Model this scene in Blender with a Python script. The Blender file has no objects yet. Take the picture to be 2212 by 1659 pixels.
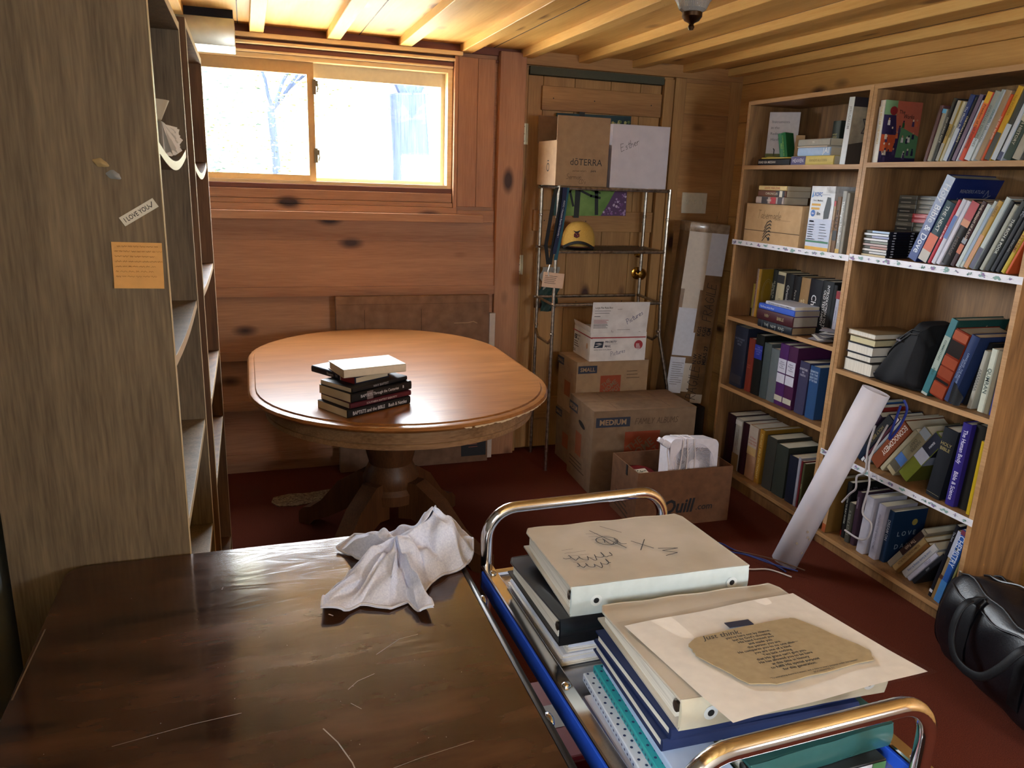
import bpy, bmesh, math, random
from mathutils import Matrix, Vector
random.seed(7)
R = math.radians
SC = bpy.context.scene
COL = SC.collection

# ------------------------------------------------------------------ camera
cam_data = bpy.data.cameras.new('camera')
cam_data.sensor_fit = 'HORIZONTAL'
cam_data.sensor_width = 36.0
cam_data.lens = 36.0 * 1646.0 / 2212.0
cam_data.clip_start = 0.02
cam = bpy.data.objects.new('camera', cam_data)
COL.objects.link(cam)
PITCH, ROLL, YAW = R(14.9), R(2.1), R(19.22)
_f = Vector((math.sin(YAW)*math.cos(PITCH), math.cos(YAW)*math.cos(PITCH), -math.sin(PITCH)))
_r0 = Vector((math.cos(YAW), -math.sin(YAW), 0))
_u0 = _r0.cross(_f)
_r = _r0*math.cos(ROLL) + _u0*math.sin(ROLL)
_u = -_r0*math.sin(ROLL) + _u0*math.cos(ROLL)
cam.matrix_world = Matrix(((_r.x, _u.x, -_f.x, 0), (_r.y, _u.y, -_f.y, 0), (_r.z, _u.z, -_f.z, 1.45), (0, 0, 0, 1)))
SC.camera = cam

# ------------------------------------------------------------------ sky, exposure
world = bpy.data.worlds.new('daylight')
SC.world = world
world.use_nodes = True
_bg = world.node_tree.nodes['Background']
_bg.inputs[0].default_value = (0.86, 0.93, 1.0, 1)
_bg.inputs[1].default_value = 70.0
SC.view_settings.view_transform = 'Standard'
SC.view_settings.look = 'None'
SC.view_settings.exposure = 0.0
SC.view_settings.gamma = 1.0
SC.view_settings.use_curve_mapping = False
SC.cycles.use_denoising = True
SC.cycles.max_bounces = 10
SC.cycles.diffuse_bounces = 6
SC.cycles.glossy_bounces = 4
SC.cycles.transparent_max_bounces = 12
SC.cycles.sample_clamp_indirect = 12.0
SC.cycles.caustics_reflective = False
SC.cycles.caustics_refractive = False

def portal(name, loc, rot, sx, sy):
    d = bpy.data.lights.new(name, 'AREA'); d.shape = 'RECTANGLE'; d.size = sx; d.size_y = sy
    d.cycles.is_portal = True
    o = bpy.data.objects.new(name, d); COL.objects.link(o); o.location = loc; o.rotation_euler = rot
portal('sky_portal', (0.37, 3.86, 1.68), (R(-90), 0, 0), 1.24, 0.60)

# ------------------------------------------------------------------ colour + materials
def lin(c):
    if isinstance(c, str):
        c = c.lstrip('#'); c = [int(c[i:i+2], 16)/255 for i in (0, 2, 4)]
        return tuple(((x/12.92) if x <= .04045 else ((x+.055)/1.055)**2.4) for x in c) + (1,)
    return tuple(c) + (1,)
MATS = {}
def _new(name):
    m = bpy.data.materials.new(name); m.use_nodes = True
    return m, m.node_tree.nodes, m.node_tree.links, m.node_tree.nodes['Principled BSDF']
def plain(c, rough=.6, metal=0., spec=.5, coat=0., key=None):
    k = key or ('plain', c, rough, metal, spec, coat)
    if k in MATS: return MATS[k]
    m, n, l, b = _new('surface_' + (c.lstrip('#') if isinstance(c, str) else 'mix'))
    b.inputs['Roughness'].default_value = rough; b.inputs['Metallic'].default_value = metal
    b.inputs['Specular IOR Level'].default_value = spec; b.inputs['Coat Weight'].default_value = coat
    tc = n.new('ShaderNodeTexCoord'); ns = n.new('ShaderNodeTexNoise'); ns.inputs['Scale'].default_value = 60; ns.inputs['Detail'].default_value = 3
    l.new(tc.outputs['Object'], ns.inputs['Vector'])
    mx = n.new('ShaderNodeMix'); mx.data_type = 'RGBA'
    a = lin(c); mx.inputs[6].default_value = tuple(x*.88 for x in a[:3])+(1,); mx.inputs[7].default_value = tuple(min(1, x*1.1) for x in a[:3])+(1,)
    l.new(ns.outputs['Fac'], mx.inputs[0]); l.new(mx.outputs[2], b.inputs['Base Color'])
    MATS[k] = m; return m
def wood(name, dark, light, axis='x', k=1., rough=.5, fine=.5, cath=0., knots=False, coat=0., bump=.08, knotcol='#3a1d10', spec=.4, contrast=(.3, .75)):
    if name in MATS: return MATS[name]
    m, n, l, b = _new(name)
    tc = n.new('ShaderNodeTexCoord'); mp = n.new('ShaderNodeMapping'); l.new(tc.outputs['Object'], mp.inputs[0])
    sc = {'x': (.06, 1, 1), 'y': (1, .06, 1), 'z': (1, 1, .06)}[axis]
    mp.inputs['Scale'].default_value = sc
    n1 = n.new('ShaderNodeTexNoise'); n1.inputs['Scale'].default_value = 9*k; n1.inputs['Detail'].default_value = 4; n1.inputs['Distortion'].default_value = .6
    n2 = n.new('ShaderNodeTexNoise'); n2.inputs['Scale'].default_value = 160*k; n2.inputs['Detail'].default_value = 3
    l.new(mp.outputs[0], n1.inputs['Vector']); l.new(mp.outputs[0], n2.inputs['Vector'])
    src = n1.outputs['Fac']
    if cath:
        mp2 = n.new('ShaderNodeMapping'); l.new(tc.outputs['Object'], mp2.inputs[0])
        mp2.inputs['Scale'].default_value = {'x': (.16, 1, 1), 'y': (1, .16, 1), 'z': (1, 1, .16)}[axis]
        nn = n.new('ShaderNodeTexNoise'); nn.inputs['Scale'].default_value = 4.2*k; nn.inputs['Detail'].default_value = 1
        l.new(mp2.outputs[0], nn.inputs['Vector'])
        ma = n.new('ShaderNodeMath'); ma.operation = 'MULTIPLY'; ma.inputs[1].default_value = 16; l.new(nn.outputs['Fac'], ma.inputs[0])
        mf = n.new('ShaderNodeMath'); mf.operation = 'PINGPONG'; mf.inputs[1].default_value = 1; l.new(ma.outputs[0], mf.inputs[0])
        mm = n.new('ShaderNodeMix'); mm.inputs[0].default_value = cath; l.new(n1.outputs['Fac'], mm.inputs[2]); l.new(mf.outputs[0], mm.inputs[3]); src = mm.outputs[0]
    mx = n.new('ShaderNodeMix'); mx.inputs[0].default_value = fine; l.new(src, mx.inputs[2]); l.new(n2.outputs['Fac'], mx.inputs[3])
    cr = n.new('ShaderNodeValToRGB'); cr.color_ramp.elements[0].position = contrast[0]; cr.color_ramp.elements[1].position = contrast[1]
    cr.color_ramp.elements[0].color = lin(dark); cr.color_ramp.elements[1].color = lin(light)
    l.new(mx.outputs[0], cr.inputs[0]); out = cr.outputs[0]
    if knots:
        mk = n.new('ShaderNodeMapping'); l.new(tc.outputs['Object'], mk.inputs[0])
        mk.inputs['Scale'].default_value = {'x': (2.6, 5.5, 5.5), 'y': (5.5, 2.6, 5.5), 'z': (5.5, 5.5, 2.6)}[axis]
        vo = n.new('ShaderNodeTexVoronoi'); vo.inputs['Scale'].default_value = 1.; l.new(mk.outputs[0], vo.inputs['Vector'])
        r2 = n.new('ShaderNodeValToRGB'); r2.color_ramp.elements[0].position = .09; r2.color_ramp.elements[0].color = (1, 1, 1, 1)
        r2.color_ramp.elements[1].position = .2; r2.color_ramp.elements[1].color = (0, 0, 0, 1)
        l.new(vo.outputs['Distance'], r2.inputs[0])
        m3 = n.new('ShaderNodeMix'); m3.data_type = 'RGBA'; l.new(r2.outputs[0], m3.inputs[0]); l.new(out, m3.inputs[6]); m3.inputs[7].default_value = lin(knotcol)
        out = m3.outputs[2]
    l.new(out, b.inputs['Base Color'])
    b.inputs['Roughness'].default_value = rough; b.inputs['Specular IOR Level'].default_value = spec
    b.inputs['Coat Weight'].default_value = coat; b.inputs['Coat Roughness'].default_value = .15
    bp = n.new('ShaderNodeBump'); bp.inputs['Strength'].default_value = bump; bp.inputs['Distance'].default_value = .003
    l.new(mx.outputs[0], bp.inputs['Height']); l.new(bp.outputs[0], b.inputs['Normal'])
    MATS[name] = m; return m
def textured(name, c1, c2, scale=40, rough=.8, bump=.2, dist=.002, metal=0., coat=0., sheen=0., mapping=(1, 1, 1), spec=.4, detail=5, pos=(.3, .7), coatr=.1):
    if name in MATS: return MATS[name]
    m, n, l, b = _new(name)
    tc = n.new('ShaderNodeTexCoord'); mp = n.new('ShaderNodeMapping'); mp.inputs['Scale'].default_value = mapping
    l.new(tc.outputs['Object'], mp.inputs[0])
    ns = n.new('ShaderNodeTexNoise'); ns.inputs['Scale'].default_value = scale; ns.inputs['Detail'].default_value = detail; l.new(mp.outputs[0], ns.inputs['Vector'])
    cr = n.new('ShaderNodeValToRGB'); cr.color_ramp.elements[0].position = pos[0]; cr.color_ramp.elements[1].position = pos[1]
    cr.color_ramp.elements[0].color = lin(c1); cr.color_ramp.elements[1].color = lin(c2)
    l.new(ns.outputs['Fac'], cr.inputs[0]); l.new(cr.outputs[0], b.inputs['Base Color'])
    b.inputs['Roughness'].default_value = rough; b.inputs['Metallic'].default_value = metal
    b.inputs['Coat Weight'].default_value = coat; b.inputs['Coat Roughness'].default_value = coatr; b.inputs['Specular IOR Level'].default_value = spec
    if sheen: b.inputs['Sheen Weight'].default_value = sheen
    bp = n.new('ShaderNodeBump'); bp.inputs['Strength'].default_value = bump; bp.inputs['Distance'].default_value = dist
    l.new(ns.outputs['Fac'], bp.inputs['Height']); l.new(bp.outputs[0], b.inputs['Normal'])
    MATS[name] = m; return m
def glass(name, tint=(1, 1, 1), gloss=.08, rough=.02):
    if name in MATS: return MATS[name]
    m = bpy.data.materials.new(name); m.use_nodes = True; n = m.node_tree.nodes; l = m.node_tree.links; n.clear()
    o = n.new('ShaderNodeOutputMaterial'); t = n.new('ShaderNodeBsdfTransparent'); g = n.new('ShaderNodeBsdfGlossy'); x = n.new('ShaderNodeMixShader')
    t.inputs[0].default_value = tint+(1,); g.inputs['Roughness'].default_value = rough
    fr = n.new('ShaderNodeLayerWeight'); pw = n.new('ShaderNodeMath'); pw.operation = 'POWER'; pw.inputs[1].default_value = 5; l.new(fr.outputs['Facing'], pw.inputs[0])
    ad = n.new('ShaderNodeMath'); ad.operation = 'MULTIPLY_ADD'; ad.inputs[1].default_value = .7; ad.inputs[2].default_value = gloss
    l.new(pw.outputs[0], ad.inputs[0]); l.new(ad.outputs[0], x.inputs[0]); l.new(t.outputs[0], x.inputs[1]); l.new(g.outputs[0], x.inputs[2]); l.new(x.outputs[0], o.inputs[0])
    MATS[name] = m; return m

PINE_RED = wood('red_stained_pine', '#8c5d40', '#bd8d69', 'x', 1, .55, .35, 0, True, bump=.1)
PINE_RED_V = wood('red_stained_pine_upright', '#8d5c40', '#bb8b68', 'z', 1, .55, .35, 0, True, bump=.1)
PINE_DOOR = wood('brown_pine_upright', '#8a6138', '#bd9158', 'z', 1, .55, .35, 0, True)
PINE_DOOR_H = wood('brown_pine', '#875d36', '#bd8e56', 'x', 1, .55, .35, 0, True)
PINE_GOLD = wood('golden_pine', '#ab783a', '#d9a964', 'y', 1, .5, .3, 0, True, bump=.08)
PLY = wood('pale_plywood', '#b98844', '#e4bc74', 'y', .7, .5, .3, .25, True, knotcol='#7a5224')
JOIST = wood('joist_pine', '#c6944c', '#e8c27a', 'y', 1, .5, .3, 0, False)
TRIM_Y = wood('pale_strip', '#ccaa78', '#efdab0', 'x', 1, .5, .3)
TRIM_R = wood('dark_red_board', '#5c3428', '#86503c', 'x', 1, .6, .3)
OAK_L = wood('oak_veneer_tall', '#5a4e40', '#8a7a63', 'z', 1.5, .55, .55, .25, False, contrast=(.3, .7), bump=.04)
OAK_LD = wood('oak_veneer_shaded', '#463a2e', '#70604c', 'z', 1.2, .6, .45, .3)  # copy of the oak with inside shade put into its colour, unused
OAK_R = wood('oak_case', '#62452a', '#997146', 'z', 1.1, .55, .5, .45, False, contrast=(.25, .75))
OAK_RE = wood('oak_case_edge', '#976e44', '#c59c6e', 'y', 1.1, .5, .4)
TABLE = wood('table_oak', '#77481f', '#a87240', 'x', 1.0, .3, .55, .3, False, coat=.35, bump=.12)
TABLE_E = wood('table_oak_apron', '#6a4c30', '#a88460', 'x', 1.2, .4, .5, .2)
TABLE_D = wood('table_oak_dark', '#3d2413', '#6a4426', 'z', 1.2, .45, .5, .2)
CARPET = textured('red_carpet', '#421b12', '#6e3525', 420, 1., .9, .004, detail=8, spec=.1)
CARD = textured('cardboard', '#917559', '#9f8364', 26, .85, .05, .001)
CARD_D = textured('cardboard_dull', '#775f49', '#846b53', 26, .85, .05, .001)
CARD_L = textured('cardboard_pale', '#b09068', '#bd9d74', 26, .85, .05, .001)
CHROME = plain((.78, .78, .8), .12, 1., key='chrome')
STEEL = textured('worn_chrome', '#8c8478', '#cfc8bc', 60, .3, .15, .001, metal=1.)
BRASS = plain('#b58a3c', .2, 1.)
BRONZE = plain('#4a3a2c', .35, 1.)
BLACKP = plain('#15161a', .35)
WHITEP = plain('#e4e1ea', .4)
PAPER = plain('#e6e2da', .7)
PAGES = textured('page_edges', '#b9ac93', '#e3dac4', 6, .85, .2, .0006, mapping=(1, 1, 90), detail=2)
PAGES_W = textured('page_edges_pale', '#cfc8ba', '#efe9dc', 6, .85, .2, .0006, mapping=(1, 1, 90), detail=2)
INK = plain('#1d1b1e', .7)
INK_B = plain('#2a3568', .7)
LEATHER = textured('black_leather', '#08080b', '#14141a', 220, .36, .3, .0012, spec=.5)
NYLON = textured('black_nylon', '#0c0c0f', '#17171b', 500, .8, .3, .001)
CLOTH = textured('white_cotton', '#c8d0e8', '#e2e8fa', 300, .95, .5, .0012, sheen=.2)
FOIL = textured('duct_foil', '#a8aca4', '#d2d4c8', 9, .32, .25, .004, metal=.85)

# ------------------------------------------------------------------ mesh helpers
_TEXT = {}
def text_mesh(body, bold=0., shear=0.):
    k = (body, bold, shear)
    if k in _TEXT: return _TEXT[k]
    cu = bpy.data.curves.new('lettering', 'FONT'); cu.body = body; cu.size = 1.; cu.resolution_u = 2; cu.offset = bold; cu.shear = shear
    cu.align_x = 'CENTER'; cu.align_y = 'CENTER'
    o = bpy.data.objects.new('lettering', cu)
    me = o.to_mesh()
    vs = [tuple(v.co) for v in me.vertices]; fs = [tuple(p.vertices) for p in me.polygons]
    o.to_mesh_clear(); bpy.data.objects.remove(o); bpy.data.curves.remove(cu)
    xs = [v[0] for v in vs] or [0]; ys = [v[1] for v in vs] or [0]
    cx, cy = (min(xs)+max(xs))/2, (min(ys)+max(ys))/2
    vs = [(v[0]-cx, v[1]-cy, 0) for v in vs]
    _TEXT[k] = (vs, fs, max(xs)-min(xs), max(ys)-min(ys)); return _TEXT[k]

def T(x, y, z): return Matrix.Translation((x, y, z))
def RX(a): return Matrix.Rotation(R(a), 4, 'X')
def RY(a): return Matrix.Rotation(R(a), 4, 'Y')
def RZ(a): return Matrix.Rotation(R(a), 4, 'Z')
FRONT = RX(90)                       # a drawing in xy stood up to face -y
SIDE_L = RZ(-90) @ RX(90)            # stood up to face -x  (its right runs to -y)

class MB:
    def __init__(s): s.v = []; s.f = []; s.mi = []; s.mats = []
    def m(s, mat):
        if mat not in s.mats: s.mats.append(mat)
        return s.mats.index(mat)
    def add(s, vs, fs, mat, M=None):
        b = len(s.v)
        s.v += [tuple(M @ Vector(v)) for v in vs] if M is not None else [tuple(v) for v in vs]
        i = s.m(mat)
        for f in fs: s.f.append(tuple(b+k for k in f)); s.mi.append(i)
        return s
    def box(s, x0, x1, y0, y1, z0, z1, mat, M=None, bev=0., seg=1):
        if bev:
            bm = bmesh.new(); bmesh.ops.create_cube(bm, size=1)
            for v in bm.verts: v.co = Vector(((x0+x1)/2+v.co.x*(x1-x0), (y0+y1)/2+v.co.y*(y1-y0), (z0+z1)/2+v.co.z*(z1-z0)))
            bmesh.ops.bevel(bm, geom=bm.edges[:], offset=bev, segments=seg, profile=.5, affect='EDGES')
            bm.verts.ensure_lookup_table()
            vs = [tuple(v.co) for v in bm.verts]; fs = [tuple(v.index for v in f.verts) for f in bm.faces]; bm.free()
            return s.add(vs, fs, mat, M)
        vs = [(x, y, z) for z in (z0, z1) for y in (y0, y1) for x in (x0, x1)]
        return s.add(vs, [(0, 2, 3, 1), (4, 5, 7, 6), (0, 1, 5, 4), (2, 6, 7, 3), (0, 4, 6, 2), (1, 3, 7, 5)], mat, M)
    def prism(s, pts, z0, z1, mat, M=None):
        n = len(pts)
        vs = [(p[0], p[1], z0) for p in pts] + [(p[0], p[1], z1) for p in pts]
        fs = [tuple(range(n-1, -1, -1)), tuple(range(n, 2*n))] + [(i, (i+1) % n, n+(i+1) % n, n+i) for i in range(n)]
        return s.add(vs, fs, mat, M)
    def poly(s, pts, mat, M=None): return s.add([(p[0], p[1], p[2] if len(p) > 2 else 0) for p in pts], [tuple(range(len(pts)))], mat, M)
    def rect(s, x0, x1, y0, y1, mat, M=None): return s.poly([(x0, y0), (x1, y0), (x1, y1), (x0, y1)], mat, M)
    def lathe(s, prof, mat, seg=32, M=None, rib=0., ribn=0):
        vs = []; fs = []
        for (r, z) in prof:
            for k in range(seg):
                a = 2*math.pi*k/seg; rr = r*(1+rib*math.cos(ribn*a)) if ribn else r
                vs.append((rr*math.cos(a), rr*math.sin(a), z))
        for i in range(len(prof)-1):
            for k in range(seg): fs.append((i*seg+k, i*seg+(k+1) % seg, (i+1)*seg+(k+1) % seg, (i+1)*seg+k))
        fs.append(tuple(range(seg-1, -1, -1))); fs.append(tuple((len(prof)-1)*seg+k for k in range(seg)))
        return s.add(vs, fs, mat, M)
    def tube(s, path, r, mat, seg=10, closed=False, M=None, flat=1.):
        P = [Vector(p) for p in path]; n = len(P); vs = []; fs = []
        rs = r if isinstance(r, (list, tuple)) else [r]*n
        up = None
        for i in range(n):
            a = P[i-1] if (i > 0 or closed) else P[i]; b = P[(i+1) % n] if (i < n-1 or closed) else P[i]
            d = (b-a).normalized()
            if up is None: up = Vector((0, 0, 1)) if abs(d.z) < .9 else Vector((1, 0, 0))
            x = up.cross(d); x = x.normalized() if x.length > 1e-6 else d.orthogonal().normalized(); y = d.cross(x).normalized(); up = y
            for k in range(seg):
                t = 2*math.pi*k/seg; vs.append(tuple(P[i]+x*math.cos(t)*rs[i]+y*math.sin(t)*rs[i]*flat))
        m = n if closed else n-1
        for i in range(m):
            j = (i+1) % n
            for k in range(seg): fs.append((i*seg+k, i*seg+(k+1) % seg, j*seg+(k+1) % seg, j*seg+k))
        if not closed: fs.append(tuple(range(seg-1, -1, -1))); fs.append(tuple((n-1)*seg+k for k in range(seg)))
        return s.add(vs, fs, mat, M)
    def grid(s, fn, nu, nv, mat, M=None, wrap=False):
        vs = [fn(i/nu, j/nv) for j in range(nv+1) for i in range(nu+1)]
        fs = [(j*(nu+1)+i, j*(nu+1)+i+1, (j+1)*(nu+1)+i+1, (j+1)*(nu+1)+i) for j in range(nv) for i in range(nu)]
        return s.add(vs, fs, mat, M)
    def ball(s, rx, ry, rz, mat, M=None, nu=20, nv=12):
        vs = []; fs = []
        for j in range(nv+1):
            t = math.pi*j/nv
            for i in range(nu): a = 2*math.pi*i/nu; vs.append((rx*math.sin(t)*math.cos(a), ry*math.sin(t)*math.sin(a), -rz*math.cos(t)))
        for j in range(nv):
            for i in range(nu): fs.append((j*nu+i, j*nu+(i+1) % nu, (j+1)*nu+(i+1) % nu, (j+1)*nu+i))
        return s.add(vs, fs, mat, M)
    def text(s, body, h, mat, M=None, width=None, bold=0., shear=0.):
        """lettering centred on the origin of M's xy plane, capital height about h, squeezed to width"""
        vs, fs, w, hh = text_mesh(body, bold, shear)
        k = h/.7; kx = k if width is None else min(k, width/max(w, 1e-6))
        return s.add([(v[0]*kx, v[1]*k, 0) for v in vs], fs, mat, M)
    def stroke(s, pts, w, mat, M=None):
        for a, b in zip(pts[:-1], pts[1:]):
            dx, dy = b[0]-a[0], b[1]-a[1]; L = math.hypot(dx, dy) or 1e-6; ux, uy = dx/L, dy/L; e = w*.4
            nx, ny = -uy*w/2, ux*w/2; ax, ay, bx, by = a[0]-ux*e, a[1]-uy*e, b[0]+ux*e, b[1]+uy*e
            s.add([(ax+nx, ay+ny, 0), (ax-nx, ay-ny, 0), (bx-nx, by-ny, 0), (bx+nx, by+ny, 0)], [(0, 1, 2, 3)], mat, M)
        return s
    def hand(s, body, h, w, mat, M=None, slant=.15):
        x = 0; S = []
        for ch in body:
            g = HAND.get(ch)
            if g is None: x += .5; continue
            for pl in g[1]: S.append([((px+x+slant*py)*h, py*h) for px, py in pl])
            x += g[0]
        cx = x*h/2
        for pl in S: s.stroke([(px-cx, py-h*.4) for px, py in pl], w, mat, M)
        return s
    def bars(s, x0, x1, y1, dy, n, w, mat, M=None, seed=0, ragged=.4):
        rr = random.Random(seed)
        for i in range(n):
            y = y1-i*dy; s.rect(x0, x1-(x1-x0)*ragged*rr.random(), y-w, y, mat, M)
        return s
    def build(s, name, parent=None, angle=32, M=None):
        me = bpy.data.meshes.new(name); me.from_pydata(s.v, [], s.f)
        for mt in s.mats: me.materials.append(mt)
        me.polygons.foreach_set('material_index', s.mi)
        me.polygons.foreach_set('use_smooth', [True]*len(s.f))
        me.set_sharp_from_angle(angle=R(angle)); me.validate(); me.update()
        o = bpy.data.objects.new(name, me); COL.objects.link(o)
        if parent is not None: o.parent = parent
        if M is not None: o.matrix_basis = M
        return o

def arc(cx, cy, r, a0, a1, n): return [(cx+r*math.cos(R(a0+(a1-a0)*i/n)), cy+r*math.sin(R(a0+(a1-a0)*i/n))) for i in range(n+1)]
_o = arc(.22, .22, .22, 60, 400, 10)
HAND = {
 'E': (.75, [[(.5, .95), (.05, 1), (.02, .5), (0, 0), (.5, .05)], [(.02, .52), (.4, .55)]]),
 's': (.45, [[(.32, .42), (.15, .48), (.06, .36), (.28, .2), (.22, .03), (.02, .03)]]),
 't': (.4, [[(.2, .85), (.15, .3), (.2, .02), (.34, .05)], [(0, .58), (.38, .62)]]),
 'h': (.52, [[(.05, 1), (.03, 0)], [(.04, .3), (.2, .5), (.36, .4), (.36, 0)]]),
 'e': (.5, [[(.05, .25), (.38, .3), (.3, .5), (.1, .45), (.04, .2), (.16, .02), (.4, .08)]]),
 'r': (.42, [[(.04, .5), (.04, 0)], [(.04, .3), (.18, .48), (.36, .46)]]),
 'S': (.65, [[(.5, .9), (.25, 1), (.06, .8), (.2, .58), (.46, .4), (.42, .1), (.15, 0), (0, .1)]]),
 'm': (.75, [[(.03, .5), (.03, 0)], [(.03, .3), (.15, .5), (.28, .4), (.28, 0)], [(.28, .3), (.42, .5), (.56, .4), (.58, 0)]]),
 'o': (.5, [_o]), 'n': (.5, [[(.03, .5), (.03, 0)], [(.03, .3), (.18, .5), (.34, .4), (.36, 0)]]),
 'C': (.65, [[(.5, .85), (.28, 1), (.06, .75), (.03, .3), (.22, 0), (.5, .1)]]),
 'D': (.65, [[(.05, 1), (.05, 0), (.35, .1), (.5, .5), (.35, .9), (0, 1)]]),
 "'": (.15, [[(.08, 1.05), (.03, .85)]]),
 'P': (.6, [[(.05, 0), (.06, 1), (.4, .95), (.48, .72), (.35, .5), (.06, .45)]]),
 'i': (.22, [[(.08, .5), (.07, 0)], [(.1, .7), (.11, .74)]]),
 'c': (.45, [[(.36, .42), (.16, .5), (.03, .25), (.15, .02), (.38, .08)]]),
 'u': (.52, [[(.03, .5), (.05, .1), (.2, 0), (.36, .15), (.37, .5)], [(.37, .2), (.42, 0)]]),
 'F': (.62, [[(.5, 1), (.04, .98), (.02, 0)], [(.03, .52), (.38, .55)]]),
 'A': (.72, [[(0, 0), (.28, 1), (.55, 0)], [(.1, .38), (.46, .38)]]),
 'M': (.85, [[(0, 0), (.06, 1), (.32, .4), (.6, 1), (.66, 0)]]), 'N': (.72, [[(0, 0), (.04, 1), (.46, 0), (.52, 1)]]),
 'I': (.25, [[(.08, 1), (.06, 0)]]), 'L': (.55, [[(.04, 1), (.02, 0), (.42, .03)]]),
 'Y': (.6, [[(0, 1), (.24, .5), (.5, 1)], [(.24, .5), (.2, 0)]]),
 'B': (.62, [[(.04, 0), (.05, 1), (.38, .9), (.34, .58), (.06, .52), (.46, .42), (.42, .06), (.03, 0)]]),
 'U': (.68, [[(0, 1), (.04, .2), (.24, 0), (.48, .2), (.52, 1)]]),
 'T': (.65, [[(-.05, 1), (.55, 1)], [(.25, 1), (.2, 0)]]),
 'a': (.5, [[(.36, .45), (.15, .5), (.03, .22), (.18, .02), (.36, .25), (.37, .48), (.38, .1), (.46, .02)]]),
 'b': (.5, [[(.04, 1), (.03, .02), (.25, 0), (.4, .22), (.25, .48), (.04, .3)]]),
 'l': (.22, [[(.06, 1), (.08, .05), (.16, .02)]]),
 'R': (.62, [[(.03, 0), (.05, 1), (.4, .92), (.42, .65), (.05, .5), (.48, 0)]]),
 'G': (.7, [[(.5, .82), (.28, 1), (.05, .7), (.06, .2), (.28, 0), (.5, .15), (.5, .42), (.3, .42)]]),
 'X': (.6, [[(0, 1), (.45, 0)], [(.45, 1), (0, 0)]]), 'V': (.6, [[(0, 1), (.22, 0), (.48, 1)]]),
}

def thing(name, label, cat, M=None, group=None, loc=None):
    o = bpy.data.objects.new(name, None); COL.objects.link(o); o.empty_display_size = .05
    if M is not None: o.matrix_basis = M
    if loc is not None: o.location = loc
    return tag(o, label, cat, group)
def tag(o, label, cat, group=None):
    o['label'] = label; o['category'] = cat
    if group: o['group'] = group
    return o
def struct(o, label=None):
    o['kind'] = 'structure'
    if label: o['label'] = label
    return o
# ------------------------------------------------------------------ room shell
YB, XR, XL, YF = 3.79, 2.58, -.445, -1.15
ZC = 2.066
b = MB(); b.box(XL-.1, XR+.1, YF-.1, YB+.15, -.08, 0, CARPET); struct(b.build('floor'))
b = MB(); b.box(XL-.1, XR+.1, YF-.1, YB+.15, ZC, ZC+.04, PLY)
for x in (-.28, .0, .52, 1.16, 1.9, 2.45): b.box(x, x+.004, YF, YB, ZC-.001, ZC+.01, INK)
struct(b.build('ceiling'))
_i = 0
for x in (-.54, -.225, .078, .405, .728, 1.025, 1.33, 1.632, 1.93, 2.225, 2.5):
    if x < XL: continue
    b = MB(); b.box(x-.029, x+.029, YF, YB-.012, 2.031, ZC+.002, JOIST, bev=.002)
    for y in (.9, 1.7, 2.45, 3.2, 3.7):
        for dx in (-.014, .013): b.add([(x+dx+.0025*math.cos(a), y+.0025*math.sin(a)+dx*.8, 2.0305) for a in (0, 2.1, 4.2)], [(0, 1, 2)], INK)
    struct(b.build('ceiling_beam'))
PINE_LT = wood('light_brown_pine', '#926638', '#c8995c', 'x', 1, .55, .35, 0, True)
# back wall: solid pieces around the window and the door, then lapped boards
WX0, WX1, WZ0, WZ1 = -.235, .962, 1.405, 1.955
b = MB(); D = PINE_RED
b.box(XL-.1, WX0, YB, YB+.1, 0, 2.1, D); b.box(WX1, 1.345, YB, YB+.1, 0, 2.1, D)
b.box(WX0, WX1, YB, YB+.1, 0, WZ0, D); b.box(WX0, WX1, YB, YB+.1, WZ1, 2.1, D)
b.box(1.345, 2.1, YB+.03, YB+.1, 0, 2.1, PINE_DOOR_H); b.box(1.345, 2.1, YB, YB+.03, 1.985, 2.1, PINE_DOOR_H)
b.box(2.1, XR+.1, YB, YB+.1, 0, 2.1, PINE_DOOR_H)
def lap(z0, z1, x0, x1, mat, ledge=.045, lip=.034):
    b.add([(x0, YB, z1), (x1, YB, z1), (x1, YB-lip*.55, z1), (x0, YB-lip*.55, z1), (x0, YB-lip, z0), (x1, YB-lip, z0), (x1, YB, z0), (x0, YB, z0)],
          [(0, 1, 2, 3), (3, 2, 5, 4), (4, 5, 6, 7), (0, 3, 4, 7), (1, 6, 5, 2)], mat)
    if ledge: b.box(x0, x1, YB-lip-.007, YB-.002, z0, z0+ledge, mat)
lap(1.146, 1.243, XL, 1.19, D, 0, .012)
for z0, z1 in ((.882, 1.146), (.576, .882), (.328, .576), (.06, .328)): lap(z0, z1, XL, 1.19, D)
b.box(XL, 1.19, YB-.012, YB, 0, .06, D)
for z0, z1 in ((1.83, 1.985), (1.665, 1.83), (1.60, 1.665), (1.43, 1.60), (1.30, 1.43), (1.19, 1.30), (1.03, 1.19), (.82, 1.03), (.60, .82), (.38, .60), (.16, .38), (0, .16)):
    lap(z0, z1, 2.225, 2.5, PINE_DOOR_H if int(z0*100) % 3 else PINE_LT, 0, .022)
b.box(2.50, XR, YB-.02, YB, 0, 2.05, PINE_DOOR); b.box(2.225, XR, YB-.018, YB, 1.985, 2.05, PINE_DOOR_H)
struct(b.build('wall_back'))
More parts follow.
